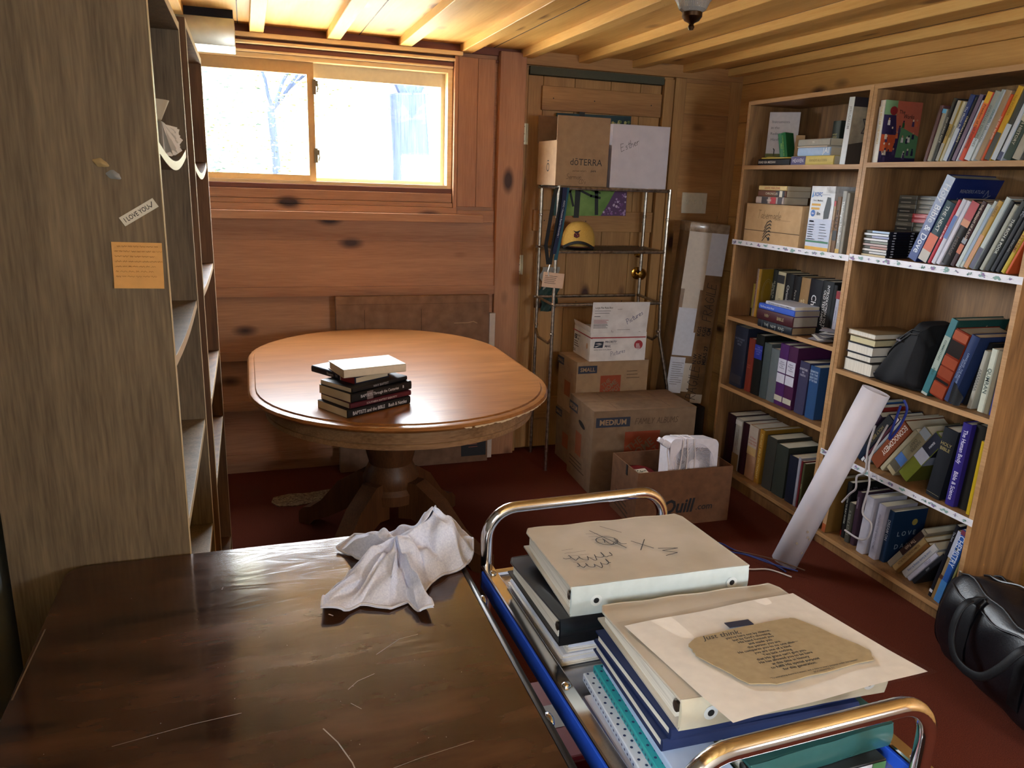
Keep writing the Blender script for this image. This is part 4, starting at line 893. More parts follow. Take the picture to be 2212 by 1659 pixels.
b = MB(); b.grid(cloth, 240, 44, CLOTH); o = b.build('cloth_sheet', t, 80)
so = o.modifiers.new('thickness', 'SOLIDIFY'); so.thickness = .0014; so.offset = 1
b = MB(); HM = plain('#d6d7e2', .9)
hp = [Vector(cloth(q/220, .985)) for q in range(220)]
b.tube([tuple(p+Vector((0, 0, .0012))) for p in hp], .0019, HM, 6, True); b.build('hem', t)

# ------------------------------------------------------------------ rolled paper tube, wires
t0, t1 = Vector((1.975, 2.262, .012)), Vector((2.172, 2.135, .748)); dv = (t1-t0); q = dv.to_track_quat('Z', 'Y').to_matrix().to_4x4()
t = thing('paper_roll', 'big white paper roll leaning against the bookcase from the carpet', 'paper roll', T(*t0) @ q)
b = MB(); L = dv.length; r_ = .052; RP = textured('roll_paper', '#c4bfc8', '#d5d1d8', 5, .7, .05, .002)
vs = []; fs = []; NN = 56
for i in range(NN+1):
    a = 2*math.pi*1.15*i/NN; rr_ = r_-.0022*i/NN
    for z in (0, L*.48, L): vs.append((rr_*math.cos(a), rr_*math.sin(a), z))
for i in range(NN): fs += [(3*i, 3*i+3, 3*i+4, 3*i+1), (3*i+1, 3*i+4, 3*i+5, 3*i+2)]
b.add(vs, fs, RP); o = b.build('rolled_sheet', t, 60); so = o.modifiers.new('thickness', 'SOLIDIFY'); so.thickness = .0012; so.offset = -1
b = MB(); rr = random.Random(12); ST = plain('#a89a8a', .8)
for i in range(5):
    a = 3.6+rr.uniform(-.6, .5); z = .06+.14*rr.random(); w = .01
    b.add([((r_+.0013)*math.cos(a+w*p/ r_), (r_+.0013)*math.sin(a+w*p/r_), z+.008*qq) for p, qq in ((-.5, 0), (0, -.7), (.6, -.2), (.4, .6), (-.3, .8))], [(0, 1, 2, 3, 4)], ST)
b.build('stains', t)
def wire(label, pts, r, col, name='cable', cat='cable', smooth=6):
    P_ = [Vector(p) for p in pts]; out = []
    for i in range(len(P_)-1):
        p0, p1, p2, p3 = P_[max(0, i-1)], P_[i], P_[i+1], P_[min(len(P_)-1, i+2)]
        for k in range(smooth):
            u = k/smooth; out.append(.5*((2*p1)+(-p0+p2)*u+(2*p0-5*p1+4*p2-p3)*u*u+(-p0+3*p1-3*p2+p3)*u**3))
    out.append(P_[-1]); b = MB(); b.tube([tuple(p) for p in out], r, plain(col, .5), 7); return tag(b.build(name), label, cat)
wire('blue wire lying on the carpet beside the foot of the paper roll', [(1.74, 2.50, .006), (1.80, 2.46, .02), (1.84, 2.42, .006), (1.88, 2.35, .006), (1.92, 2.29, .006), (1.935, 2.20, .006)], .0035, '#23306a')
wire('second blue wire with a bare curled end on the red carpet', [(1.76, 2.42, 0.02), (1.79, 2.37, 0.027), (1.85, 2.335, 0.02), (1.9, 2.25, 0.02), (1.965, 2.17, 0.02)], .003, '#2a3a78')
wire('white wire lying on the carpet in front of the paper roll', [(1.60, 2.40, .005), (1.70, 2.33, .005), (1.80, 2.26, .005), (1.88, 2.235, .005), (1.93, 2.16, .005)], .003, '#cfc4ba')
wire('brown wire in the tangle at the foot of the paper roll', [(1.8, 2.36, 0.0365), (1.86, 2.29, 0.0415), (1.92, 2.24, 0.0365), (1.98, 2.15, 0.0315)], .0025, '#5a4030')
wire('white cord with a kink hanging in front of the lowest two shelves', [(2.225, 2.165, .60), (2.218, 2.175, .50), (2.214, 2.165, .415), (2.212, 2.20, .38), (2.216, 2.20, .33), (2.224, 2.235, .29), (2.226, 2.27, .24)], .004, '#b8b0b0')
wire('second white cord looping across the front of the lowest shelf', [(2.228, 2.11, .62), (2.216, 2.155, .47), (2.213, 2.135, .37), (2.218, 2.15, .25), (2.224, 2.105, .22), (2.224, 2.11, .16), (2.222, 2.15, .135), (2.225, 2.23, .135)], .004, '#c4bcbc')
wire('dark blue cord looped beside the top of the paper roll', [(2.22, 2.05, .735), (2.226, 2.035, .70), (2.226, 2.055, .63), (2.226, 2.09, .57), (2.222, 2.08, .62), (2.22, 2.06, .71)], .0045, '#20307e')
# ------------------------------------------------------------------ books
TXD = RZ(-90)     # spine lettering reads downwards
def book(label, M, t, h, d, c, hard=True, title=None, tc='#d8d2c4', bands=(), rough=.5, pages=None, ts=None, tw=.8, art=None, up=False, group=None, name='book', bold=.008, tpos=.5, spine=None, extra=None):
    pages = pages or PAGES; w = .0026 if hard else .0007; w = min(w, t*.3)
    o = thing(name, label, 'book', M, group)
    cv = plain(c, rough, 0, .3); b = MB()
    pts = [(0, d), (0, .0035), (-t*.12, .0008), (-t*.5, 0), (-t*.88, .0008), (-t, .0035), (-t, d), (-t+w, d), (-t+w, .006), (-w, .006), (-w, d)]
    b.prism(pts, 0, h, cv)
    SP = T(-t/2, -.0007, h/2) @ FRONT; hw = t/2*.94
    if spine: b.rect(-hw, hw, -h/2, h/2, plain(spine, rough), SP @ T(0, 0, -.0001))
    for i, (f0, f1, bc) in enumerate(bands): b.rect(-hw, hw, (f0-.5)*h, (f1-.5)*h, plain(bc, rough), SP @ T(0, 0, .00005*(i+1)))
    if title:
        mt = plain(tc, .6); s = ts or min(t*.55, .016); lines = title.split('|')
        for i, ln in enumerate(lines):
            if up: b.text(ln, s, mt, SP @ T(0, h*(tpos-.5)-i*s*1.5, .0006), t*.86, bold)
            else:
                off = ((len(lines)-1)/2-i)*s*1.25
                b.text(ln, s, mt, SP @ T(off, h*(tpos-.5), .0006) @ TXD, h*tw, bold)
    if extra: b.text(extra[0], extra[2], plain(extra[3], .6), SP @ T(0, h*(extra[1]-.5), .0006) @ TXD, extra[4], bold)
    if art: art(b, T(.0007, d/2, h/2) @ RZ(90) @ FRONT, d, h)
    b.build('cover', o)
    b = MB(); e = .003 if hard else .0003
    b.box(-t+w, -w, .006, d-(.004 if hard else .0004), e, h-e, pages); b.build('page_block', o)
    return o
def upright(z, x, yR, t, h, d, c, label, lean=0., yaw=0., **kw):
    return book(label, T(x, yR, z+.0004) @ RZ(-90+yaw) @ RY(lean), t, h, d, c, **kw)
def row(shelf, z, x, lean, y0, items, group):
    """books side by side: each item is (y of its near edge, height, depth, colour, look, options)"""
    prev = y0
    for it in items:
        y, h, d, c, look, kw = it; kw = dict(kw); ln = kw.pop('lean', lean); xs = kw.pop('x', x); prev = kw.pop('from_', prev)
        tt = max(.004, (prev-y)*math.cos(R(ln))-.0018)
        upright(z, xs, y, tt, h, min(d, XBK-.007-xs), c, look+' on '+shelf, ln, group=group, **kw); prev = y
def flat(z, x, yR, ln, t, d, c, label, yaw=0., **kw):
    """lying flat, spine towards -x"""
    return book(label, T(x, yR, z+t+.0004) @ RZ(-90+yaw) @ RY(-90), t, ln, d, c, **kw)

# stack on the oval table
def tflat(x, y, z, yaw, ln, t, d, c, label, **kw): return book(label, T(x, y, z+t+.0003) @ RZ(yaw) @ RY(-90), t, ln, d, c, group='books stacked on the oval table', **kw)
z = .7503
tflat(.466, 2.318, z, 29.5, .243, .024, .155, '#15151a', 'black book at the bottom of the stack on the oval table', hard=False, title='BAPTISTS and the BIBLE    Bush & Nettles', tc='#d6d6dc', ts=.011, tw=.86); z += .0246
tflat(.470, 2.326, z, 29, .236, .016, .152, '#4a1624', 'thin maroon book second from bottom in the table stack', hard=False, title='SOUTHERN BAPTIST IDENTITY', tc='#c9b7b5', ts=.006, tw=.7); z += .0166
tflat(.474, 2.340, z, 31, .240, .027, .16, '#131317', 'thick black book in the middle of the table stack', hard=False, title='BAPTISTS Through the Centuries     B', tc='#cfcfd6', ts=.009, tw=.72, bands=[(.66, .76, '#6e6468')]); z += .0276
tflat(.462, 2.352, z, 33, .226, .014, .15, '#18181c', 'black paperback right below the dark blue book in the table stack', hard=False, title='WHY BAPTIST', tc='#9d9da4', ts=.007, tw=.4); z += .0146
book('dark blue book turned crosswise near the top of the table stack', T(.285, 2.275, z+.0213) @ RZ(-58) @ RY(-90), .021, .215, .14, '#1a2136', title='Rivers   N', tc='#b9bccb', ts=.009, tw=.5, group='books stacked on the oval table', bands=[(.0, .3, '#7c1f24'), (.30, .32, '#c9b0a0')]); z += .0216
tflat(.452, 2.318, z, 14, .205, .026, .137, '#d9cfba', 'cream book lying on top of the table stack', title=None, pages=PAGES_W)

# ---- case nearer the door, shelf by shelf
W = ['top shelf nearer the door', 'second shelf nearer the door', 'third shelf nearer the door', 'fourth shelf nearer the door', 'bottom shelf nearer the door']
G = ['books on the '+w for w in W]
z = S1[0]+.0003
flat(z, 2.262, 2.905, .225, .028, .165, '#141318', 'black book lying flat under yellow cord on '+W[0], hard=False, title='DEAD SEA MESSIAH', tc='#d8d2c6', ts=.010, tw=.55, tpos=.7, group=G[0], pages=PAGES_W)
flat(z, 2.262, 2.634, .262, .037, .19, '#cdb968', 'purple and gold book lying flat on '+W[0], title='RANDY ALCORN', tc='#a08a44', ts=.011, tw=.4, tpos=.34, bands=[(.64, 1., '#3a2f66')], group=G[0], extra=('HEAVEN', .82, .016, '#cfc9da', .07))
wire('yellow cord in a loose loop on the flat black book', [(2.30, 3.10, z+.032), (2.275, 3.12, z+.033), (2.268, 3.05, z+.032), (2.28, 2.96, z+.033), (2.32, 2.92, z+.034), (2.35, 2.95, z+.032), (2.31, 3.02, z+.034), (2.275, 3.07, z+.036), (2.29, 3.11, z+.035)], .003, '#c9b24e', 'cord', 'cord')
zz = z+.0378
flat(zz, 2.266, 2.665, .20, .033, .14, '#a9c2e2', 'pale blue book lying on the purple and gold book, '+W[0], hard=False, title='JAI', tc='#eef2f6', ts=.022, tw=.25, tpos=.12, group=G[0]); zz += .0336
flat(zz, 2.27, 2.69, .185, .006, .13, '#c8b9a8', 'thin tan booklet under the silver spined book on '+W[0], hard=False, group=G[0]); zz += .0064
flat(zz, 2.272, 2.68, .195, .028, .145, '#9b978c', 'silver spined book topping the small flat stack, '+W[0], hard=False, title='TV', tc='#d8d8d4', ts=.008, tw=.1, group=G[0]); zz += .0284
upright(zz, 2.33, 2.70, .046, .072, .09, '#1d2620', 'small black green book standing on the small flat stack, '+W[0], title='HOLY|BIBLE', tc='#a79f62', ts=.007, up=True, tpos=.25, group=G[0])
zb = z+.0288
def art_inst(b, k, d, h):
    for i, (s_, w) in enumerate((('Instruments', .085), ('in the', .04), ("Redeemer's", .08), ('Hands', .05))): b.text(s_, .0115, plain('#56565e', .7), k @ T(-d/2+.012+w/2, h*.30-i*.026, 0), w, -.005)
    b.rect(-d/2, d/2, -h/2, -h/2+.028, plain('#6a6a34', .7), k); b.stroke([(-.03, -h/2+.02), (-.03, -h/2+.045), (-.034, -h/2+.05)], .004, INK, k)
upright(zb, 2.322, 3.165, .014, .212, .135, '#c6c2c4', 'pale grey paperback with olive base standing upright on '+W[0], 0, -42, hard=False, art=art_inst, group=G[0])
book('small bright green book leaning on the flat black book, '+W[0], T(2.29, 2.995, zb+.0004+.0245*math.sin(R(0))) @ RZ(-66) @ RY(-13) @ T(.0245, 0, 0), .036, .112, .075, '#1c6b3c', title='CONCORDANCE OF THE|BIBLE', tc='#7fb04e', ts=.007, tw=.8, group=G[0])
b = MB(); k = T(2.385, 2.945, zb+.0005) @ RZ(-35); b.box(-.058, .058, -.0015, .0015, 0, .085, CARD_L, k); b.box(-.058, -.02, -.004, -.001, .085, .103, CARD_L, k); b.box(-.058, .058, .012, .014, 0, .075, CARD_L, k); b.box(-.058, .058, -.0015, .014, 0, .0015, CARD_L, k)
tag(b.build('card_folder'), 'folded tan card standing behind the small bright green book', 'card')
def art_star(b, k, d, h):
    A = textured('star_cover', '#8f8676', '#c4b79c', 18, .5, .02); b.rect(-d/2, d/2, -h/2, h/2, A, k); b.rect(-d/2, d/2, h*.36, h/2, plain('#3b3438', .5), k @ T(0, 0, .0003)); b.poly([(-d/2, -h/2), (d/2, -h/2), (d/2, -h*.3), (0, -h*.12), (-d/2, -h*.2)], plain('#4f4740', .5), k @ T(0, 0, .0003))
    for s_ in (1, -1): P3 = [(.052*math.sin(2*math.pi*q/3)-.02, .02+s_*.052*math.cos(2*math.pi*q/3)) for q in (0, 1, 2, 0)]; b.stroke(P3, .005, plain('#5c5350', .5), k @ T(0, 0, .0006))
    b.poly([(.03, -.02), (.06, .02), (.07, .05), (.09, .02), (.08, -.06), (.04, -.06)], plain('#7a5a38', .5), k @ T(0, 0, .0008))
upright(z, 2.25, 2.553, .030, .252, .24, '#cfd6dc', 'tall white spined picture book with a star cover on '+W[0], 1.5, title='JERUSALEM', tc='#9aa0a8', ts=.012, tw=.5, tpos=.7, art=art_star, group=G[0], spine='#d6dde2', hard=True)

# second shelf: tabernacle box, paperbacks, white product box, three books
z = S1[1]+.0003
def tab_front(b, k):
    b.hand('Tabernacle', .036, .0015, FADE, k @ T(-.02, .04, 0)); b.rect(-.2, .2, -.033, -.030, FADE, k); b.rect(.02, .13, .022, .0228, FADE, k)
    for i in range(5):
        y = .005-i*.015; b.stroke([(-.045-i*.002, y-.02), (-.03, y+.004), (-.01, y+.013), (.0, y+.008)], .0045, INK, k @ T(0, 0, .0003))
    b.stroke([(-.03, -.055), (-.016, -.062)], .004, INK, k); b.poly([(.008*math.cos(a)-.008, -.064+.009*math.sin(a)) for a in [q*.7 for q in range(9)]], INK, k @ T(0, 0, .0005))
carton('craft_box', 'tan cardboard box handwritten Tabernacle on '+W[1], T(2.352, 2.972, z) @ RZ(-90), .395, .19, .172, CARD_L, tab_front, cat='cardboard box')
zz = z+.1775
for t_, c, l, bd, ti, tcx, off in ((.031, '#b9aaa2', 'lowest and palest', [(.55, .78, '#3c3436'), (.26, .46, '#b0323a'), (.05, .2, '#4a4044')], 'WAR', '#e8e0d8', 0), (.028, '#6b4636', 'brown', [(.05, .35, '#2c2a2e'), (.12, .22, '#d8d0bc')], 'CHRONICLES', '#d8ccb4', .012), (.020, '#d9c389', 'yellowish top', [], 'LAHAYE  WAR ZONE', '#a8442c', .012)):
    flat(zz, 2.27, 2.925-off, .195, t_, .135, c, l+' of three paperbacks on the Tabernacle box, '+W[1], hard=False, title=ti, tc=tcx, ts=.010, tw=.55, bands=bd, group=G[1], yaw=1); zz += t_+.0006
def prod_front(b, k):
    b.rect(-.0705, .0705, -.1285, -.115, plain('#d8a63c', .5), k); b.rect(-.0705, .0705, -.114, .0, plain('#bfc8dc', .5), k)
    b.text('XOFC', .016, plain('#2d5fa8', .5), k @ T(-.028, .1, 0), .052, .03, .15); b.poly([(-.066, .085), (-.058, .115), (-.055, .09)], plain('#4d8fd0', .5), k); b.rect(-.005, .045, .098, .1, plain('#9aa0a8', .5), k)
    b.text('5-in-1 Medical', .007, plain('#3c3c44', .5), k @ T(-.025, .075, 0), .06, .01); b.bars(-.06, -.005, .062, .016, 2, .009, plain('#d3a24a', .6), k, 1, .1)
    b.poly([(.014*math.cos(a)-.046, .022+.014*math.sin(a)) for a in [q*.45 for q in range(14)]], plain('#2f66b0', .5), k); b.text('5in1', .007, WHITEP, k @ T(-.046, .022, .0004), .02, .02); b.text('8in', .014, INK, k @ T(-.012, .022, 0), .026, .01)
    b.poly([(.02, .0), (.018, .03), (.03, .09), (.05, .088), (.056, .06), (.05, .004)], plain('#1d2326', .4), k); b.bars(-.062, -.02, -.008, .01, 1, .006, plain('#2d5fa8', .5), k); b.bars(-.064, -.015, -.024, .0098, 7, .003, plain('#4a505c', .6), k, 5); b.bars(.005, .055, -.02, .0115, 7, .0022, plain('#5a606c', .6), k, 6); b.rect(-.07, .068, -.098, -.09, plain('#3c7a5c', .5), k @ T(0, 0, .0003))
t = carton('product_box', 'white printed product box with a dark gadget picture on '+W[1], T(2.318, 2.670, z) @ RZ(-90), .142, .105, .258, textured('card_gloss', '#ccd0d4', '#e2e5e8', 20, .35, .03, .001), prod_front, cat='box')
b = MB(); b.box(.02, .073, -.055, .02, .235, .2625, textured('clear_film', '#b8bcc0', '#e8ecf0', 40, .15, .3, .003)); b.build('tape', t)
row(W[1], z, 2.262, 0, 2.594, [(2.582, .205, .16, '#b39a7c', 'thin tan book with a red top', dict(hard=False, title='JERUSALEM BIBLE', tc='#7a3a2c', ts=.005, bands=[(.9, 1., '#b8303a')])),
    (2.556, .222, .20, '#6f5136', 'brown book with a black bird on its spine', dict(hard=False, title='T|C|C', tc='#1b1512', up=True, ts=.018, tpos=.72, bands=[(.22, .4, '#1c1916')])),
    (2.530, .245, .19, '#a2a29c', 'pale grey handbook with white lettering', dict(title='Theologian Handbook', tc='#eef0ee', ts=.013, tw=.75, bands=[(.0, .07, '#c8a24c')])),
    (2.512, .238, .18, '#8c8678', 'plain grey brown book against the upright', dict(hard=False, title='LIFE', tc='#4a453c', ts=.006, tw=.2))], G[1])

# third shelf
z = S1[2]+.0003
row(W[2], z, 2.352, 1.5, 3.186, [(3.170, .16, .12, '#b0a24c', 'thin short yellow green booklet', dict(hard=False, bands=[(.0, .25, '#23201c')])), (3.151, .235, .13, '#b9a69a', 'pale pink cream book with tiny lettering', dict(hard=False, title='THE GOSPEL ACCORDING TO', tc='#8c3a2c', ts=.008)),
    (3.132, .236, .13, '#9c7a22', 'mustard book with an oval line drawing', dict(hard=False, spine='#b98a2c', title='COMMENTARY', tc='#e0c27c', ts=.006, tw=.4, tpos=.7, art=lambda b, k, d, h: (b.tube([(.03*math.cos(a), .07*math.sin(a), 0) for a in [q*.4 for q in range(16)]], .0004, plain('#c9bfa0', .6), 4, True, k @ T(-.02, 0, 0)), b.tube([(.022*math.cos(a), .06*math.sin(a), 0) for a in [q*.4 for q in range(16)]], .0003, plain('#c9bfa0', .6), 4, True, k @ T(-.02, 0, 0))))),
    (3.012, .246, .13, '#1d2019', 'dark olive black thick book', dict(from_=3.048, title='All Quiet to the|New Moon', tc='#b5b49c', ts=.009, tw=.45, tpos=.62, bands=[(.13, .14, '#9c9c84'), (.2, .205, '#9c9c84')])),
    (2.955, .24, .13, '#c4bd9c', 'cream spined book with a black band', dict(title='The Doctrine|of God', tc='#5c574a', ts=.011, tw=.55, tpos=.32, bands=[(.78, .94, '#22242a')])),
    (2.895, .238, .13, '#1a1c1f', 'black book with bold white gothic lettering', dict(title='Christian Faith', tc='#cfcfca', ts=.016, tw=.8, bands=[(0, .3, '#3c4648')])),
    (2.845, .236, .13, '#151417', 'black book with thin upper lettering', dict(title='Pure in His Love', tc='#b9b4a8', ts=.011, tw=.7)),
    (2.785, .234, .13, '#9a7a52', 'tan leather book among the black ones', dict(title='ANCIENT TEXTS|BIBLICAL TEXT', tc='#e0cfa8', ts=.011, tw=.65, tpos=.35)),
    (2.705, .236, .13, '#15141d', 'thick blue black book with tall white lettering', dict(title='Christian', tc='#e0e0e2', ts=.030, tw=.62, tpos=.4)),
    (2.638, .238, .13, '#26282b', 'dark grey book with two lines of white lettering', dict(title='INTRODUCTION TO THE|OLD TESTAMENT', tc='#e4e4e4', ts=.014, tw=.85)),
    (2.615, .228, .13, '#17191c', 'slim black book next to the red topped one', dict()),
    (2.588, .205, .13, '#b9b8c6', 'thin white book with a red top', dict(hard=False, title='INTERPRETATION', tc='#5a5a86', ts=.006, bands=[(.84, 1., '#8c1f2a')]))], G[2])
zz = z
flat(zz, 2.212, 2.690, .236, .034, .135, '#1b2028', 'navy leather ribbed book under the maroon one on '+W[2], title='THE   NEW   KING', tc='#a4a6a0', ts=.012, tw=.8, group=G[2], bands=[(.24, .26, '#434a52'), (.45, .47, '#434a52'), (.66, .68, '#434a52'), (.85, .87, '#434a52')], pages=plain('#7a6244', .8)); zz += .0346
flat(zz, 2.208, 2.684, .25, .047, .138, '#431820', 'thick maroon book lying in the short stack on '+W[2], title='NIV          BIBLE', tc='#a89a72', ts=.014, tw=.7, group=G[2], pages=plain('#8d8478', .8)); zz += .0476
flat(zz, 2.212, 2.686, .246, .025, .136, '#3b5fc4', 'bright blue paperback lying in the short stack on '+W[2], hard=False, title='The Power of the Word', tc='#dfe6f4', ts=.008, tw=.4, tpos=.75, group=G[2], pages=plain('#8d8478', .8)); zz += .0256
flat(zz, 2.216, 2.692, .198, .015, .132, '#c3c6d2', 'white paperback topping the short stack on '+W[2], hard=False, title='100 CHURCH AND TOPICAL SERMONS', tc='#3a3c48', ts=.007, tw=.8, group=G[2])
b = MB(); rr = random.Random(9)
for i in range(7):
    k = T(2.275+.01*i, 2.565+.012*rr.random(), z+.003+.006*i) @ RZ(rr.uniform(-25, 25)) @ RX(rr.uniform(-4, 4)); b.grid(lambda u, v: ((u-.5)*.07, (v-.5)*.1, .008*math.sin(3*u+i)*v), 5, 5, PAPER if i % 2 else plain('#8c8890', .7), k)
tag(b.build('loose_papers'), 'crumpled loose papers beside the short stack on '+W[2], 'papers')

# fourth shelf
z = S1[3]+.0003
row(W[3], z, 2.272, 0, 3.186, [(3.075, .302, .22, '#23283a', 'tall wide navy book with a faint gold seal', dict(from_=3.178, lean=1.5, title='DICTIONARY|OF THE|BIBLE', tc='#767c90', up=True, ts=.009, tpos=.8, bands=[(.06, .2, '#33313a')], x=2.268)),
    (3.008, .262, .2, '#7a2f22', 'brick red book with faint gold lines', dict(from_=3.057, title='NEW|BIBLE', tc='#b4604a', up=True, ts=.007, tpos=.5)),
    (2.942, .292, .2, '#131411', 'black book with a cobalt blue label', dict(from_=3.005, bands=[(.6, .83, '#2733a0')], title='THE|EXPOSITION|OF THE|LAW', tc='#8b93d8', up=True, ts=.007, tpos=.79)),
    (2.884, .265, .18, '#4a5557', 'worn grey blue cloth book', dict(from_=2.938)), (2.824, .25, .18, '#666f74', 'paler grey cloth book with a worn edge', dict()),
    (2.764, .285, .2, '#4e2260', 'bright purple patterned volume with white labels', dict(bands=[(.54, .76, '#cfcfe0'), (.37, .52, '#cfcfe0'), (.07, .16, '#c4c0b0')], title='Biblical|Illustration|New|Testament', tc='#4a4f7c', up=True, ts=.006, tpos=.71)),
    (2.702, .285, .2, '#4a1f46', 'second purple patterned volume, the darker one', dict(bands=[(.54, .76, '#cfcfe0'), (.37, .52, '#cfcfe0'), (.07, .16, '#c4c0b0')], title='Biblical|Illustration|Old|Testament', tc='#4a4f7c', up=True, ts=.006, tpos=.71)),
    (2.622, .236, .18, '#3c3a58', 'worn violet grey book with a frayed top', dict(from_=2.684, lean=1, title='ADVENTURES|IN|FAITH', tc='#c4c4d4', up=True, ts=.009, tpos=.86)),
    (2.553, .232, .18, '#274a78', 'blue cloth book with pale printed title', dict(from_=2.612, title='SERMONS|FOR THE|GREAT DAYS|OF THE YEAR', tc='#b4c4dc', up=True, ts=.009, tpos=.9))], G[3])

# bottom shelf
z = S1[4]+.0003
row(W[4], z, 2.275, 0, 3.186, [(3.10, .272, .2, '#2a1119', 'very dark maroon hardback at the inner end', dict(from_=3.168, lean=1, pages=PAGES_W)), (3.036, .268, .2, '#a9a49c', 'white dust jacketed book with a brown base', dict(from_=3.094, lean=1, title='ANTHOLOGY OF|CHRISTIAN', tc='#7a6a5c', ts=.010, tw=.5, tpos=.6, bands=[(0, .32, '#8a6a42'), (.88, .97, '#c8c8c6')], pages=PAGES_W)),
    (2.986, .264, .2, '#30131c', 'second dark maroon hardback, between two pale ones', dict(lean=1, pages=PAGES_W)), (2.905, .268, .19, '#b08a70', 'cream and peach dust jacketed thick book', dict(from_=2.98, lean=1, title='A New|Concordance|of the Old', tc='#a8443a', up=True, ts=.010, tpos=.78, bands=[(.45, .6, '#c3a774'), (.6, 1., '#c2b4a8')], pages=PAGES_W)),
    (2.862, .272, .22, '#8f6a22', 'mustard hardback with gold lettering', dict(from_=2.898, lean=1.5, title='FAUSSET BIBLE DICTIONARY', tc='#e0c888', ts=.013, tw=.85, spine='#a87824')), (2.77, .258, .2, '#3c3a34', 'worn dark grey cloth hardback', dict(from_=2.842, lean=1)), (2.682, .245, .2, '#343832', 'wide greenish black cloth hardback', dict(from_=2.766)),
    (2.61, .222, .16, '#1e2030', 'small navy hardback beside thin booklets', dict(from_=2.67)), (2.59, .23, .14, '#9a9aa8', 'thin grey white booklet', dict(hard=False)), (2.576, .22, .14, '#6a1f24', 'thin dark red booklet', dict(hard=False)), (2.56, .215, .14, '#4b4a30', 'thin olive booklet', dict(hard=False, title='NOTES', tc='#b9b08a', ts=.005, tw=.3))], G[4])
# ---- case behind the leather bag
V = ['top shelf behind the bag', 'second shelf behind the bag', 'third shelf behind the bag', 'fourth shelf behind the bag', 'bottom shelf behind the bag']
G = ['books on the '+w for w in V]
z = S2[0]+.0003
def art_works(b, k, d, h):
    C = lambda c: plain(c, .35)
    b.rect(-d/2, d/2, -h/2, h/2, C('#33294a'), k); b.poly([(-.02, .0), (d/2, -.01), (d/2, h/2), (-.04, h/2)], C('#b5604a'), k @ T(0, 0, .0002)); b.rect(-d/2, -.03, .06, h/2, C('#7a9a6c'), k @ T(0, 0, .0003)); b.poly([(-.01, -.09), (d/2, -.09), (d/2, -.01), (.0, .02)], C('#58825a'), k @ T(0, 0, .0003)); b.rect(-d/2, -.02, -.07, -.01, C('#b9502c'), k @ T(0, 0, .0004))
    b.text('The', .013, INK, k @ T(-.005, .073, .0008), .034, .01, .2); b.text('Works', .015, INK, k @ T(.03, .058, .0008), .05, .01, .2); b.poly([(.018*math.cos(a)-.045, .075+.016*math.sin(a)) for a in [q*.52 for q in range(12)]], C('#8c2a2c'), k @ T(0, 0, .0006))
    rr = random.Random(31)
    for i in range(26):
        x, y = rr.uniform(-d/2+.012, d/2-.012), rr.uniform(-h/2+.015, .04); c = rr.choice(['#d8d0c8', '#2b2440', '#c8643a', '#4a3a5c', '#c8b8a0', '#2a5a34'])
        b.poly([(x-.006, y-.014), (x+.006, y-.014), (x+.005, y+.004), (x-.005, y+.004)], C(c), k @ T(0, 0, .0005+.00001*i)); b.poly([(x+.004*math.cos(a), y+.008+.0045*math.sin(a)) for a in (0, 1, 2, 3, 4, 5)], C(rr.choice(['#b98a6a', '#2b2440', '#d8c8b0'])), k @ T(0, 0, .0006+.00001*i))
upright(z, 2.252, 2.386, .028, .222, .175, '#c9c6be', 'white spined annual with a colourful crowd cover on '+V[0], -.5, hard=False, art=art_works, title='THE BEST OF THE WORKS', tc='#b8962c', ts=.008, tw=.6, tpos=.6, bands=[(0, .9, '#d2cfc6')], group=G[0])
